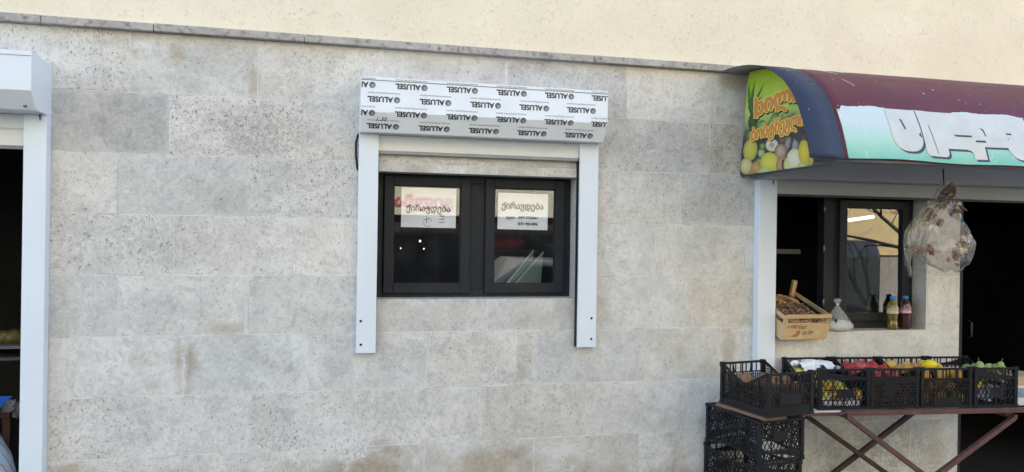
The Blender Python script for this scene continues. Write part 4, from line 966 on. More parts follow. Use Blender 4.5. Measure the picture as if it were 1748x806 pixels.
M_pot = [mat('potato_skin', c, .8, var=.25, vscale=25, bump=.3, bscale=80, dirt=(.10,.055,.035), dscale=20, dthr=.55, damt=.6) for c in ((.26,.14,.075),(.21,.105,.06))]
M_fei = [mat('feijoa_skin', c, .55, var=.25, vscale=30, dirt=(.30,.26,.10), dscale=30, dthr=.6, damt=.5) for c in ((.22,.27,.08),(.28,.33,.12),(.33,.35,.15))]
M_stalk = mat('dry_stalk', (.35,.28,.15), .8)
POM = [lump('pomegranate', m, .041, .042, .037, 10+i, .035) for i, m in enumerate(M_pom)]
cr = MB()
for k in range(6):
    t = k*math.pi/3; t2 = t+.5; cr.add([(.007*math.cos(t),.007*math.sin(t),0),(.007*math.cos(t2),.007*math.sin(t2),0),(.012*math.cos(t2+.1),.012*math.sin(t2+.1),.016),(.013*math.cos(t+.2),.013*math.sin(t+.2),.021)], [(0,1,2,3)])
cr.lathe([(.012,-.004),(.0075,.002),(.007,.010)], 12); CROWN = cr.mesh('crown', M_pom[1])
PEAR = [lump('pear', m, .030, .031, .040, 20+i, .03, taper=.35) for i, m in enumerate(M_pear)]
QUIN = [lump('quince', m, .037, .036, .034, 30+i, .06) for i, m in enumerate(M_quin)]
POT = [lump('potato', M_pot[i % 2], .034, .030, .046, 40+i, .07) for i in range(4)]
FEI = [lump('feijoa', m, .021, .0205, .028, 50+i, .06) for i, m in enumerate(M_fei)]
LEM = lump('lemon', M_lemon, .038, .038, .044, 60, .02, tip=.22)
rf = random.Random(11)
def put(nm, meshes, cr_, lx, ly, lz, label, group, cat, rot=None, sc=None):
    t = cr_[0]; c, s = math.cos(t.rotation_euler.z), math.sin(t.rotation_euler.z); L = t.location
    o = link(nm, rf.choice(meshes) if isinstance(meshes, list) else meshes, None, (L.x+c*lx-s*ly, L.y+s*lx+c*ly, L.z+lz), rot or tuple(rf.uniform(-3, 3) for _ in range(3)))
    k = sc or rf.uniform(.92, 1.06); o.scale = (k, k, k); return tag(o, label, cat, group)
def rows(cr_, D, zs, keep=None, marg=.02, jit=.006):
    """rows of places in a crate: layers at heights zs (a function of depth), front to back"""
    _, w_, d_ = cr_; nx = max(2, int((w_-2*marg)/D)); ny = max(2, int((d_-2*marg)/D)); out = []
    for li, z in enumerate(zs):
        for j in range(ny):
            for i in range(nx-(li % 2)):
                x = -w_/2+marg+D/2+(w_-2*marg-D)*((i+(.5 if li % 2 else 0))/max(nx-1, 1)); y = -d_/2+marg+D/2+(d_-2*marg-D)*j/max(ny-1, 1)
                if keep and not keep(li, i, j, nx, ny): continue
                zz = z(y) if callable(z) else z
                out.append((x+rf.uniform(-jit, jit), y+rf.uniform(-jit, jit), zz+rf.uniform(-.006, .006), li))
    return out
def pom(lx, ly, lz, lab, grp, rot):
    o = put('pomegranate', POM, crates['pomegranates'], lx, ly, lz, lab, grp, 'fruit', rot); link('crown', CROWN, o, (0,0,.034)); return o
for x, y, z, li in rows(crates['pomegranates'], .080, [.052, .105, lambda y: .150+.12*min(max(y+.02, -.06), .18)], lambda li, i, j, nx, ny: (li == 0 and j == 0) or (li == 1 and j <= 1) or (li == 2 and j >= 1)):
    pom(x, y, z, 'red pomegranate heaped in the crate with small round holes', 'pomegranates in their crate', (rf.uniform(-.2,.8), rf.uniform(-.5,.5), rf.uniform(-.5,.5)) if li == 2 else tuple(rf.uniform(-3,3) for _ in range(3)))
for x, y, z, li in rows(crates['pears'], .062, [.075, .120, .150], lambda li, i, j, nx, ny: (li == 0 and j == 0) or (li == 1 and j <= 1 and i != 2) or (li == 2 and j >= 3 and i < 2)):
    put('pear', PEAR, crates['pears'], x, y, z, 'yellow pear behind the lattice of the left table crate', 'yellow pears in the left crate', 'fruit')
for x, y, z, li in rows(crates['quinces'], .072, [.05, .105, lambda y: .168-.03*abs(y)], lambda li, i, j, nx, ny: (li == 0 and j == 0) or (li == 1 and j <= 1) or (li == 2 and not (j == 1 and i == 1))):
    put('quince', QUIN, crates['quinces'], x, y, z+(.008 if li == 2 else 0), 'orange-yellow quince heaped in the crate with slotted front', 'quinces in their crate', 'fruit')
put('lemon', LEM, crates['quinces'], -.02, -.085, .222, 'large bright yellow lemon lying on top of the quinces', None, 'fruit', (1.3,.5,.6), .80)
for x, y, z, li in rows(crates['feijoas'], .046, [lambda y: .165-.15*max(y+.05,0), lambda y: .205-.14*max(y+.05,0)], lambda li, i, j, nx, ny: j <= 2 or li == 0, jit=.009):
    put('feijoa', FEI, crates['feijoas'], x, y, z, 'small green feijoa heaped in the crate lined with white paper', 'feijoas in their crate', 'fruit')
for (x, y) in ((-.06,-.15), (.06,-.16)):
    o = put('feijoa', FEI, crates['feijoas'], x, y, .224, 'small green feijoa with a dry stalk on top of the heap', 'feijoas with stalks on the heap', 'fruit', (rf.uniform(-.3,.3), rf.uniform(-.3,.3), 0))
    MB().tube([(0,0,.026),(.002,.001,.036),(.005,.0,.046)], .0014, 6).build('stalk', M_stalk, o)
o = put('lemon', LEM, crates['feijoas'], -.085, -.16, .115, 'yellow lemon seen through the lattice of the feijoa crate', None, 'fruit', sc=.6)
for x, y, z, li in rows(crates['potatoes'], .070, [.045, .095, lambda y: .140-.02*abs(y)*4], lambda li, i, j, nx, ny: (li == 0 and (i == 0 or j == 0)) or (li == 1 and (i == 0 or j == 0)) or li == 2):
    put('potato', POT, crates['potatoes'], x, y, z, 'brown potato in the turned square-mesh crate', 'potatoes in their crate', 'vegetable')

# crumpled bags and papers
def crumple(nm, m, wx, wy, h, amp, sd, n=26, dome=.5, sharp=1, fr=2.2):
    mb = MB(); vs = []; xs = np.linspace(-1, 1, n)
    X, Yy = np.meshgrid(xs, xs); Z = h*(1-dome*(X**2+Yy**2)/2)+amp*(1-2*np.abs(2*fbm(X*fr+9, Yy*fr+4, sd, 3)-1)**sharp)
    DX = (fbm(X*2+3, Yy*2, sd+3, 3)-.5)*.35; DY = (fbm(X*2, Yy*2+7, sd+5, 3)-.5)*.35
    vs = [((x+a)*wx, (y+b)*wy, z) for x, y, z, a, b in zip(X.ravel(), Yy.ravel(), Z.ravel(), DX.ravel(), DY.ravel())]
    mb.add(vs, [(j*n+i, j*n+i+1, (j+1)*n+i+1, (j+1)*n+i) for j in range(n-1) for i in range(n-1)])
    return mb.mesh(nm, m)
M_whitebag = mat('white_polythene', (.78,.78,.77), .45, var=.03, trans=0, spec=.5)
M_tissue = mat('white_tissue', (.84,.85,.93), .8)
def lay_in(nm, me, key, lx, ly, lz, label, cat, rot=(0,0,0)):
    t = crates[key][0]; c, s = math.cos(t.rotation_euler.z), math.sin(t.rotation_euler.z); L = t.location
    o = link(nm, me, None, (L.x+c*lx-s*ly, L.y+s*lx+c*ly, L.z+lz), (rot[0], rot[1], rot[2]+t.rotation_euler.z)); return tag(o, label, cat)
lay_in('plastic_bag', crumple('plastic_bag', M_whitebag, .105, .095, .040, .042, 3, n=44, fr=1.3), 'pears', -.012, .090, .143, 'crumpled white plastic bag lying over the pears in the left crate', 'bag')
lay_in('paper_liner', crumple('paper_liner', M_tissue, .112, .032, .012, .014, 8, dome=.2, fr=1.6), 'pears', 0, -.188, .045, 'white paper lining the bottom of the pear crate', 'paper', (rad(-82),0,0))
me = crumple('tissue', M_tissue, .105, .045, .05, .05, 12, n=40, sharp=.8)
lay_in('tissue_paper', me, 'feijoas', 0, -.178, .055, 'crumpled bluish white paper behind the lattice of the feijoa crate', 'paper', (rad(-75),0,0))
lay_in('paper_sheet', crumple('paper_sheet', M_tissue, .11, .17, .02, .02, 15), 'feijoas', 0, .0, .115, 'white paper spread under the feijoas', 'paper')
# carton at the picture's right edge
ub = table_u(1742); c = TP+TE*(ub+.10)+TN*.16
bx = thing('carton', 'small carton with a tan lid at the right end of the fruit table', 'box', (c.x, c.y, TZ+.001), TA)
MB().box(-.09,.10,-.12,.12,0,.115).build('body', mat('printed_card', (.62,.63,.62), .6, var=.1), bx, bevel=.003); MB().box(-.0915,.1015,-.1215,.1215,.1155,.165).build('lid', mat('tan_card', (.50,.36,.24), .7, var=.1), bx, bevel=.003)
MB().add([(-.085,-.1207,.045),(.095,-.1207,.045),(.095,-.1207,.10),(-.085,-.1207,.10)], [(0,1,2,3)]).build('printed_band', mat('blue_grey_print', (.22,.28,.32), .5, var=.5, vscale=25), bx)

# ------------------------------------------------------------------ on the window sill
ZS = 1.0935
wc = thing('wooden_crate', 'pale wooden crate of brown dates tilted on the sill with a handwritten price', 'crate', (2.612, -.10, 1.061), 0)
wc.rotation_euler = (rad(18), 0, rad(1))
W_, D_, H_ = .302, .40, .155
def wpart(nm, *bx_, m=M_wood): 
    mb = MB()
    for b in bx_: mb.box(*b)
    return mb.build(nm, m, wc, bevel=.0015)
wpart('front_board', (0,W_,0,.006,0,.106)); wpart('front_top_slat', (0,W_,-.002,.008,.135,.158))
for x in (.0, W_-.022): wpart('corner_post', (x,x+.022,.0065,.026,.002,.134))
wpart('side_board', (-.006,-.0005,.0,D_,0,.10)); wpart('side_board', (W_+.0005,W_+.006,.0,D_,0,.10)); wpart('side_slat', (W_+.0005,W_+.007,.0,D_,.125,.15)); wpart('side_slat', (-.007,-.0005,.0,D_,.125,.15))
wpart('back_board', (0,W_,D_-.006,D_,0,.11)); wpart('back_post', (W_-.030,W_-.002,D_-.03,D_-.0065,.0,.225)); wpart('back_post', (.002,.030,D_-.03,D_-.0065,.0,.225)); wpart('floor_board', (0,W_,.0065,D_-.0065,-.006,-.0005))
V, Fc = text_tris('6 9202 სუყე', .03, shear=.35, width=.125, fat=.0004); mb = MB(); mb.add([(.022+a, -.0006-c_, .073+b) for a, b, c_ in V], Fc); mb.build('lettering', M_print, wc); mb = MB()
V, Fc = text_tris('1კგ 15ლ', .03, shear=.35, width=.075, fat=.0004); mb.add([(.125+a, -.0006-c_, .036+b) for a, b, c_ in V], Fc); mb.build('lettering', M_print, wc)
MB().add([(x, -.0004, z) for x, z in ((.05,.02),(.08,.035),(.095,.06),(.115,.055),(.112,.03),(.09,.014))], [(0,1,2,3,4,5)]).build('stain', mat('red_brown_stain', (.45,.17,.07), .7, var=.3, vscale=40), wc)
fl = MB(); fl.add([(.16,-.004,.140),(.30,-.004,.140),(.30,-.004,.10),(.20,-.003,.108)], [(0,1,2,3)]); fl.add([(.005,.008,.152),(W_-.005,.008,.152),(W_-.005,.2,.15),(.005,.2,.148)], [(0,1,2,3)])
fl.build('film', film('crate_film', (.6,.6,.6), .04, .12, .06), wc)
DATE = [lump('date', mat('date_skin', c, .55, var=.3, vscale=40, bump=.4, bscale=200), .0095, .008, .022, 70+i, .08, n=12) for i, c in enumerate(((.48,.29,.18),(.56,.35,.22),(.40,.23,.14)))]
Mw = Matrix.Translation(wc.location) @ wc.rotation_euler.to_matrix().to_4x4()
for j in range(13):
    for i in range(9):
        x = .03+(W_-.06)*i/8+rf.uniform(-.012, .012); y = .022+(D_-.07)*j/12+rf.uniform(-.01, .01); z = .090+.010*math.sin(i*1.7+j)+.035*(j/12)+rf.uniform(-.006, .008)
        o = link('date', rf.choice(DATE), None, tuple(Mw @ Vector((x, y, z))), (rf.uniform(1.1,2.0), rf.uniform(-.4,.4), rf.uniform(0,6.2))); tag(o, 'brown date piled in the wooden crate on the sill', 'dried fruit', 'dates in the wooden crate')
o = MB().box(.025, W_-.025, .027, D_-.035, .0, .088).build('date_heap', DATE[0].materials[0]); o.matrix_world = Mw; o['kind'] = 'stuff'; tag(o, 'mass of brown dates filling the wooden crate below the top layer', 'dried fruit')
for j in range(3):
    for i in range(9):
        x = .03+(W_-.06)*i/8+rf.uniform(-.01, .01); z = .108+.012*j
        o = link('date', rf.choice(DATE), None, tuple(Mw @ Vector((x, .020+.006*j, z))), (rf.uniform(1.2,1.9), rf.uniform(-.3,.3), rf.uniform(0,6.2))); tag(o, 'brown date piled in the wooden crate on the sill', 'dried fruit', 'dates in the wooden crate')
tr = thing('plastic_tray', 'shiny black plastic tray leaning in the window beside the wooden crate', 'tray', (2.945,.0,1.10)); tr.rotation_euler = (rad(20),0,rad(2))
M_tray = mat('glossy_black_plastic', (.012,.012,.013), .15)
MB().box(0,.10,0,.36,.02,.028).build('floor', M_tray, tr); MB().box(0,.004,0,.36,.0285,.07).box(.096,.10,0,.36,.0285,.07).build('rim', M_tray, tr); MB().box(.01,.05,-.004,.0,.02,.045).build('sticker', mat('orange_sticker', (.6,.15,.04), .5), tr)
# bag of sugar
sb = thing('sugar_bag', 'clear tied bag of white sugar sitting on the sill', 'bag', (3.085, .035, ZS))
def sblob(t, z): return 1+.06*math.sin(2*t+1)+.05*math.sin(3*t+z*40)
mb = MB(); mb.lathe([(.0,0),(.07,0),(.083,.012),(.082,.035),(.062,.058),(.03,.070),(0,.073)], 28, wob=sblob); mb.build('sugar', mat('white_sugar', (.80,.78,.74), .7, bump=.2, bscale=200), sb).scale = (1.22,.72,.95)
M_film = film('clear_bag', (.75,.75,.76), .24, .14, .07, .6, 45)
mb = MB(); mb.lathe([(.073,0),(.088,.012),(.087,.037),(.068,.066),(.045,.100),(.020,.138),(.007,.160),(.006,.167),(.016,.180),(.020,.197),(.010,.206)], 40, wob=lambda t, z: 1+(.04+.10*min(z/.1,1.6))*math.sin(9*t+z*25)*.6+.05*math.sin(2*t+1)); o = mb.build('bag_film', M_film, sb); o.scale = (1.22,.74,.97)
mb = MB(); mb.lathe([(.0065,.158),(.0085,.1615),(.0085,.166),(.0065,.169)], 14); mb.build('tie', mat('white_thread', (.7,.7,.68), .7), sb)
# bottles
def bottle(x, y, label, prof, liquid, ribs, lab_cols):
    t = thing('bottle', label, 'bottle', (x, y, ZS), 0, 'bottles with blue caps on the sill')
    mb = MB(); mb.lathe(prof, 32); mb.build('body', liquid, t)
    mb = MB(); mb.lathe([(.0155,.193),(.0165,.194),(.0165,.208),(.0155,.210),(0,.2105)], 24); mb.build('cap', mat('blue_cap', (.02,.22,.60), .35), t)
    mb = MB(); mb.lathe([(.0345,.103),(.0347,.104),(.0347,.1195),(.0345,.12)], 32, mi=0); mb.lathe([(.0345,.1202),(.0347,.121),(.0347,.136),(.0345,.137)], 32, mi=1); mb.build('label', [mat('label_light', lab_cols[0], .5, var=.5, vscale=60), mat('label_colour', lab_cols[1], .5, var=.35, vscale=50)], t)
    return t
M_oil = mat('olive_liquid', (.23,.17,.035), .1, var=.5, vscale=40, trans=.35, coat=.6); M_juice = mat('dark_red_liquid', (.075,.018,.012), .1, var=.3, vscale=30, trans=.15, coat=.6)
bottle(3.480, .030, 'olive yellow bottle with a blue cap and waisted body', [(.028,0),(.031,.004),(.0325,.02),(.0305,.045),(.028,.06),(.0295,.075),(.0335,.095),(.0342,.102),(.0342,.138),(.032,.15),(.024,.170),(.0145,.184),(.014,.194)], M_oil, 0, ((.50,.46,.55), (.42,.40,.10)))
rib = [(.0285,0),(.032,.004)]+[(.0335+(.0 if i % 2 else -.0016), .01+.009*i) for i in range(11)]+[(.0342,.103),(.0342,.138),(.0325,.152),(.025,.172),(.0145,.185),(.014,.194)]
bottle(3.588, .045, 'dark red-brown bottle with a blue cap and ribbed body', rib, M_juice, 1, ((.62,.50,.52), (.45,.17,.20)))
# tube lamp inside the shop
x0, z0 = at(1449, 376.0, .8); x1, z1 = at(1491, 370.0, .8)
tl = thing('tube_lamp', 'lit white tube lamp glowing inside the shop window', 'lamp', (x0, .8, z0))
MB().tube([(0,0,0),(x1-x0,0,z1-z0)], .012, 10).build('tube', mat('lamp_glow', (1,1,1), .4, emis=(1,1,1), estr=.6), tl)
MB().box(-.01,x1-x0+.01,.014,.04,.016,.05).build('batten', M_inside, tl)
MB().tube([(.05,.02,.05),(.05,.02,2.6-z0)], .003, 6).build('wire', M_seal, tl)

# ------------------------------------------------------------------ bag hanging from the awning
HX, HY = 3.41, -.45
hb = thing('hanging_bag', 'clear crumpled plastic bag of brown dried bunches hanging from the awning edge', 'bag', (HX, HY, 1.72))
def bagp(px, py, dy=0): x, z = at(px, py, HY); return Vector((x-HX, dy, z-1.72))
x, z = at(1610, 288, HY)
mb = MB(); p = bagp(1611, 316); mb.tube([(x-HX,0,2.05-1.72),(x-HX+.001,0,z-1.72),(p.x,0,p.z)], .0038, 8); mb.build('hook_wire', M_seal, hb)
outl = [(1612,311,5,6),(1612,322,11,11),(1613,336,19,17),(1608,350,27,22),(1602,365,36,28),(1603,382,47,34),(1606,398,57,40),(1609,414,62,42),(1613,430,58,40),(1618,445,47,34),(1622,456,32,24),(1624,463,14,12)]
mb = MB(); n = 48; vs = []; rr_ = random.Random(4); ph = [rr_.uniform(0, 6.28) for _ in range(8)]
for i, (cx, cy, rx, ry) in enumerate(outl):
    c = bagp(cx, cy); sx = rx/335; sy = ry/335
    for k in range(n):
        t = 2*math.pi*k/n; a = 1+.08*math.sin(3*t+i*.6+ph[0])+.06*math.sin(5*t-i*.9+ph[1])+.05*math.sin(9*t+i*1.7+ph[2])+.035*math.sin(14*t-i*2.3)
        vs.append((c.x+sx*a*math.cos(t), sy*a*math.sin(t), c.z+.008*math.sin(4*t+i)))
mb.add(vs, [(i*n+k, i*n+(k+1) % n, (i+1)*n+(k+1) % n, (i+1)*n+k) for i in range(len(outl)-1) for k in range(n)], 0, True)
M_poly = film('crinkled_polythene', (.66,.65,.63), .065, .11, .085, 1.0, 13, (.95,.93,.91))
o = mb.build('bag_film', M_poly, hb); sd_ = o.modifiers.new('s', 'SUBSURF'); sd_.levels = sd_.render_levels = 2
tx = bpy.data.textures.new('crease', 'VORONOI'); tx.noise_scale = .055; tx.distance_metric = 'DISTANCE'
dm = o.modifiers.new('d', 'DISPLACE'); dm.texture = tx; dm.strength = .026; dm.mid_level = .5
tx2 = bpy.data.textures.new('crinkle', 'CLOUDS'); tx2.noise_scale = .022; tx2.noise_depth = 3; dm2 = o.modifiers.new('d2', 'DISPLACE'); dm2.texture = tx2; dm2.strength = .007; dm2.mid_level = .5
mb = MB(); tail = [(1566,372,6),(1556,395,11),(1552,415,12),(1550,432,10),(1549,448,7),(1552,462,5),(1556,474,2)]
vs = []
for i, (cx, cy, wd) in enumerate(tail):
    c = bagp(cx, cy); 
    for k in range(9): vs.append((c.x+wd/315*(k/4-1), .012*math.sin(k*1.9+i*1.3), c.z+.006*math.sin(k*2.2)))
mb.add(vs, [(i*9+k, i*9+k+1, (i+1)*9+k+1, (i+1)*9+k) for i in range(len(tail)-1) for k in range(8)], 0, True); mb.build('bag_tail', M_poly, hb)
mb = MB(); vs = []
for i, (cx, cy, wd) in enumerate([(1600,345,6),(1585,358,20),(1572,378,24),(1562,398,22),(1560,418,18),(1575,430,20)]):
    c = bagp(cx, cy)
    for k in range(13): vs.append((c.x+wd/315*(k/6-1), -.05+.02*math.sin(k*1.6+i), c.z+.012*math.sin(k*1.2+i*2)))
mb.add(vs, [(i*13+k, i*13+k+1, (i+1)*13+k+1, (i+1)*13+k) for i in range(5) for k in range(12)], 0, True); mb.build('bag_flap', M_poly, hb)
M_dry = mat('dried_brown', (.15,.08,.05), .6, var=.45, vscale=35, bump=.6, bscale=70); M_dry2 = mat('dried_rust', (.42,.17,.08), .6, var=.4, vscale=35, bump=.5, bscale=70); M_dry3 = mat('dried_tan', (.42,.26,.13), .65, var=.4, vscale=30, bump=.6, bscale=60)
def bunch(nm, pts, m, label, sd):
    r = random.Random(sd); mb = MB()
    for (px, py, rp) in [(a_+r.uniform(-7,7), b_+r.uniform(-6,6), c_*r.uniform(.45,.85)) for a_, b_, c_ in pts for _ in range(3)]:
        c = bagp(px, py); L = lump('x', m, 1, 1, 1, r.randint(0, 999), .16, n=14); k = rp/315; R3 = Euler((r.uniform(0,3), r.uniform(0,3), r.uniform(0,3))).to_matrix()
        b = [R3 @ Vector((v.co.x*k*1.6, v.co.y*k*.55, v.co.z*k)) for v in L.vertices]; dy = r.uniform(-.05, .03)
        mb.add([(v.x+c.x+HX, v.y+HY+dy, v.z+c.z+1.72) for v in b], [tuple(p.vertices) for p in L.polygons], 0, True); bpy.data.meshes.remove(L)
    return tag(mb.build(nm, m), label, 'dried fruit')
bunch('dried_bunch', [(1614,322,9),(1617,332,10),(1612,342,9),(1621,346,8),(1625,354,8),(1616,356,8),(1606,350,6)], M_dry, 'dark brown dried bunch in the neck of the hanging bag', 1)
bunch('dried_bunch', [(1584,366,9),(1590,374,10),(1598,370,7),(1580,378,6)], M_dry, 'brown dried bunch at the left shoulder of the hanging bag', 2)
bunch('dried_bunch', [(1570,426,5),(1580,425,5),(1590,429,6),(1565,422,4)], M_dry2, 'rust-red dried bunch low at the left of the hanging bag', 3)
bunch('dried_bunch', [(1638,412,7),(1645,420,7),(1634,425,8),(1630,438,8),(1625,430,6),(1640,432,6),(1650,408,5),(1622,446,5)], M_dry3, 'tan dried bunch at the bottom right of the hanging bag', 4)

# ------------------------------------------------------------------ dark doorway at the left
def lpt(px, py, Y): x, z = at(px, py, Y); return x, z
x, z = at(20, 592, .55)
sf = thing('shelf', 'dim white-edged shelf in the left doorway', 'shelf', (-2.0, .55, z))
MB().box(-.6,.52,0,.35,-.012,.004).build('board', mat('shelf_white', (.12,.115,.11), .6), sf); MB().box(-.6,.52,0.005,.35,-.075,-.06).build('board', mat('shelf_grey2', (.06,.06,.058), .6), sf)
for x_ in (-.58, .50): MB().box(x_,x_+.02,.02,.33,-z+.02,-.0765).build('leg', M_inside, sf)
for i, (px, s) in enumerate(((8, 1.0), (24, 1.15))):
    x, zz = at(px, 583, .66); o = link('yellow_pack', lump('yellow_pack', mat('yellow_pack', (.085,.062,.01), .5, var=.3), .05, .04, .035, 90+i, .12), None, (x, .68, z+.036)); o.scale = (s, 1, s)
    tag(o, ['yellow bag of goods on the dim shelf at the very edge of the picture', 'yellow bag of goods on the dim shelf nearer the white rail'][i], 'bag', 'yellow bags on the dim shelf')
x0, z0 = at(-30, 683, .30); x1, z1 = at(21, 676, .30)
bb = thing('blue_folder', 'blue plastic folder sticking out in the left doorway', 'folder', (x1, .30, z1))
MB().add([(0,0,0),(-.25,0,.003),(-.25,.03,-.11),(-.075,.02,-.072),(0,.004,-.002),(-.25,.034,-.11),(-.25,.004,.003)], [(0,1,2,3),(4,6,5,3),(0,4,6,1)]).build('cover', mat('blue_plastic', (.03,.12,.50), .4, var=.2), bb)
st = thing('wooden_stool', 'brown wooden stool behind the patterned bag in the doorway', 'stool', (-1.66, .42, .02))
M_brw = mat('brown_varnish', (.10,.042,.022), .45, var=.25)
xs_, zs_ = at(13, 712, .42)
for (a, b) in ((0,0),(.0,.25),(-.3,0),(-.3,.25)): MB().box(xs_+1.66-.018+a,xs_+1.66+.018+a,b-.018,b+.018,0,zs_-.02).build('leg', M_brw, st)
MB().box(xs_+1.66-.34,xs_+1.66+.02,-.03,.29,zs_-.0195,zs_+.01).build('seat', M_brw, st, bevel=.004)
x, zz = at(5, 706, .33)
o = link('white_rag', crumple('white_rag', mat('greyish_cloth', (.30,.28,.27), .8), .06, .06, .03, .035, 33, fr=1.1), None, (x-.02, .45, zs_+.012), (rad(10),rad(25),0)); tag(o, 'pale crumpled rag lying on the stool in the doorway', 'cloth')
bgx, bgz = at(0, 800, .12)
ptn = mat('checked_bag', (.38,.52,.66), .55, var=.12, vscale=10); n_ = ptn.node_tree; w_ = n_.nodes.new('ShaderNodeTexWave'); w_.bands_direction = 'DIAGONAL'; w_.inputs['Scale'].default_value = 9; w_.inputs['Distortion'].default_value = 4; w_.inputs['Detail Scale'].default_value = 3
tc_ = n_.nodes.new('ShaderNodeTexCoord'); n_.links.new(tc_.outputs['Object'], w_.inputs['Vector']); r_ = n_.nodes.new('ShaderNodeMapRange'); r_.inputs[1].default_value = .86; r_.inputs[2].default_value = .93; n_.links.new(w_.outputs['Fac'], r_.inputs[0])
mx = n_.nodes.new('ShaderNodeMix'); mx.data_type = 'RGBA'; n_.links.new(r_.outputs[0], mx.inputs[0]); src = n_.nodes['Principled BSDF'].inputs['Base Color'].links[0].from_socket; n_.links.new(src, mx.inputs[6]); mx.inputs[7].default_value = (.45,.20,.10,1); n_.links.new(mx.outputs[2], n_.nodes['Principled BSDF'].inputs['Base Color'])
sk = thing('shopping_bag', 'light blue patterned shopping bag on the floor of the doorway', 'bag', (-1.75, .14, .02))
mb = MB(); mb.lathe([(.0,0),(.20,0),(.235,.05),(.235,.25),(.21,.40),(.14,.52),(.06,.58),(0,.595)], 30, wob=lambda t, z: 1+.05*math.sin(3*t+z*9)+.03*math.sin(7*t-z*14)); mb.build('bag_body', ptn, sk).scale = (1.18,.55,1.28)
MB().tube([(-.06,0,.75),(-.07,-.02,.84),(.0,-.03,.87),(.06,-.02,.82),(.05,0,.745)], .008, 8).build('handle', mat('bag_strap', (.30,.40,.50), .6), sk)

# ------------------------------------------------------------------ street: ground and what stands across it
def ground(nm, x0, x1, y0, y1, z, m): return struct(MB().add([(x0,y0,z),(x1,y0,z),(x1,y1,z),(x0,y1,z)], [(0,1,2,3)]).build(nm, m))
ground('ground', -150, 150, -150, 150, -.14, mat('packed_dirt', (.20,.18,.15), .9, var=.25, vscale=1, bump=.3, bscale=20))
ground('road', -60, 60, -9.0, -2.0, -.128, mat('asphalt', (.055,.055,.057), .85, var=.25, vscale=3, bump=.4, bscale=90))
struct(MB().box(-60,60,-2.0,-.0025,-.139,.0).build('pavement', mat('concrete_paving', (.22,.215,.21), .85, var=.2, vscale=2.5, bump=.3, bscale=40, dirt=(.15,.14,.13), dscale=2, dthr=.58, damt=.5)))
struct(MB().box(-60,60,-2.16,-2.003,-.139,.004).build('kerb', mat('kerb_stone', (.34,.33,.31), .85, var=.15), bevel=.01))
struct(MB().box(-60,60,-30,-9.0,-.139,.0).build('far_pavement', mat('far_paving', (.28,.27,.25), .85, var=.2, vscale=2)))
op = thing('facade_building', 'cream plastered house across the street', 'building', (3, -10, 0))
M_op = mat('sunlit_cream', (.74,.66,.47), .85, var=.06, vscale=1.2)
MB().box(-12,3.4,-8,0,2.02,9).box(3.4,6.3,-8,-.6,0,8).build('wall', M_op, op); MB().box(6.3,16,-8,.4,1.36,9).build('wall', mat('sunlit_ochre', (.84,.63,.30), .85, var=.12, vscale=.8), op)
MB().box(-12,3.4,-8,-.15,0,2.015).build('ground_floor', mat('brown_shop_front', (.04,.034,.03), .6, var=.4, vscale=2), op)
MB().box(6.3,16,-8,.35,0,1.355).build('plinth', mat('beige_plinth', (.42,.36,.29), .8, var=.1), op)
for x in (-8,-5,-2.2): 
    f_ = MB().box(x,x+1.2,.002,.05,4.2,5.9).build('window', M_dark, op); 
M_opg = mat('far_pane', (.05,.06,.07), .05)
for x in (8.0, 11.0): MB().box(x,x+1.2,.402,.45,3.6,5.2).build('window', M_opg, op)
V, Fc = text_tris('ვილნა', .28, fat=.012, width=1.10); mb = MB(); mb.add([(-.70-a, .02+c_, 2.19+b) for a, b, c_ in V], Fc); mb.build('lettering', mat('red_letters', (.60,.12,.13), .6), op)
vn = thing('parked_van', 'dark grey van parked across the street', 'van', (8.5, -9.4, -.128), math.pi)
M_van = mat('dark_grey_car_paint', (.055,.058,.06), .3, coat=.5)
mb = MB(); mb.prism([(-2.2,.35),(2.1,.35),(2.2,.8),(2.1,1.0),(1.35,1.15),(.75,1.72),(.4,1.80),(-2.1,1.80),(-2.22,1.5)], -.95, .95); mb.build('body', M_van, vn, bevel=.09)
for x in (-.9, .9):
    for y in (-1.4, 1.35):
        w2 = MB(); w2.tube([(x-.11,y,.33),(x+.11,y,.33)], .33, 24); wl = w2.build('wheel', M_seal, vn); MB().tube([(x-.115,y,.33),(x+.115,y,.33)], .19, 16).build('rim', M_steel, wl)
MB().add([(-.8,1.37,1.16),(.8,1.37,1.16),(.72,.80,1.70),(-.72,.80,1.70)], [(0,1,2,3)]).build('windscreen', M_opg, vn)
cr_ = thing('parked_car', 'silver car parked across the street', 'car', (3.86, -6.6, -.128))
M_car = mat('silver_paint', (.55,.57,.60), .3, .3, coat=.5)
mb = MB()
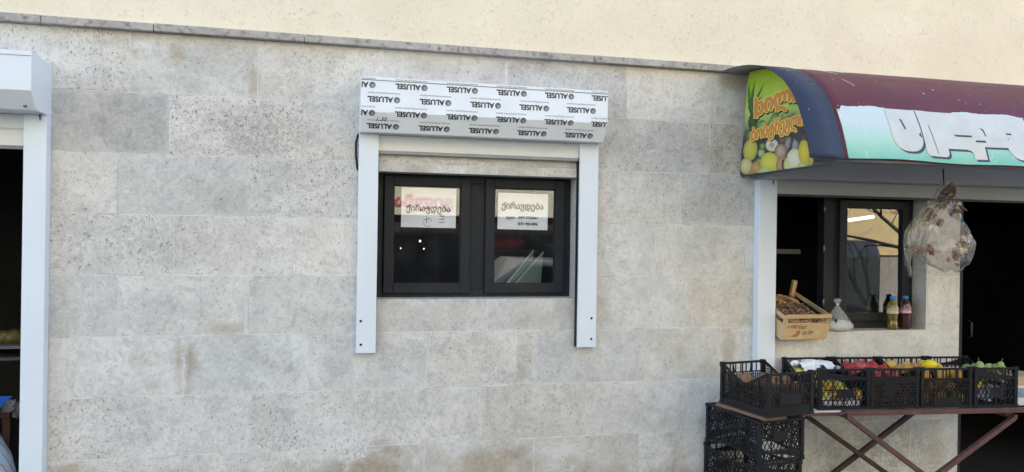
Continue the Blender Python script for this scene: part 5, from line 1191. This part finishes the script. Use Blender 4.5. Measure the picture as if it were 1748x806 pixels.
cp = [(-2.1,.30),(2.1,.30),(2.15,.60),(1.95,.80),(1.05,.92),(.45,1.42),(-1.2,1.46),(-1.95,1.0),(-2.15,.9)]
n0 = len(cp); mb.add([(x, -.85, z) for x, z in cp]+[(x, .85, z) for x, z in cp], [tuple(range(n0)), tuple(range(2*n0-1, n0-1, -1))]+[(i, i+n0, (i+1) % n0+n0, (i+1) % n0) for i in range(n0)]); mb.build('body', M_car, cr_, bevel=.06)
MB().add([(-1.65,.856,.98),(.75,.856,.95),(.38,.856,1.34),(-1.15,.856,1.37)], [(0,1,2,3)]).build('side_window', M_opg, cr_)
for x in (-1.35, 1.35):
    for y in (-.8, .8): wl = MB().tube([(x,y-.1,.31),(x,y+.1,.31)], .31, 24).build('wheel', M_seal, cr_); MB().tube([(x,y-.105,.31),(x,y+.105,.31)], .18, 16).build('rim', M_steel, wl)
tr_ = thing('bare_tree', 'leafless street tree across the road', 'tree', (9.5, -6.2, -.14))
def branch(mb, p, d, l, r, dep, rnd):
    pts = [p]; dd = d.copy(); k = 4
    for i in range(k):
        dd = (dd+Vector((rnd.uniform(-.2,.2), rnd.uniform(-.2,.2), rnd.uniform(-.12,.14)))).normalized(); pts.append(pts[-1]+dd*l/k)
    mb.tube(pts, [r*(1-.55*i/k) for i in range(k+1)], 6)
    if dep:
        for i in range(3 if dep > 1 else 4):
            s = pts[rnd.randint(1, k)]; a = rnd.uniform(0, 6.28); nd = (dd*.7+Vector((math.cos(a), math.sin(a), rnd.uniform(-.1,.5)))*.75).normalized(); branch(mb, s, nd, l*rnd.uniform(.55,.8), r*.5, dep-1, rnd)
rb = random.Random(9); M_bark = mat('grey_bark', (.09,.075,.06), .9, var=.3)
MB().tube([(0,0,0),(.03,0,1.0),(-.02,.04,1.7)], [.14,.11,.09], 10).build('trunk', M_bark, tr_)
mb = MB()
for i in range(9): a = i*.72; branch(mb, Vector((-.02,.04,1.55)), Vector((math.cos(a)*.85, math.sin(a)*.85, .25+.5*(i % 3)/2)).normalized(), 2.0, .038, 3, rb)
mb.build('crown', M_bark, tr_)
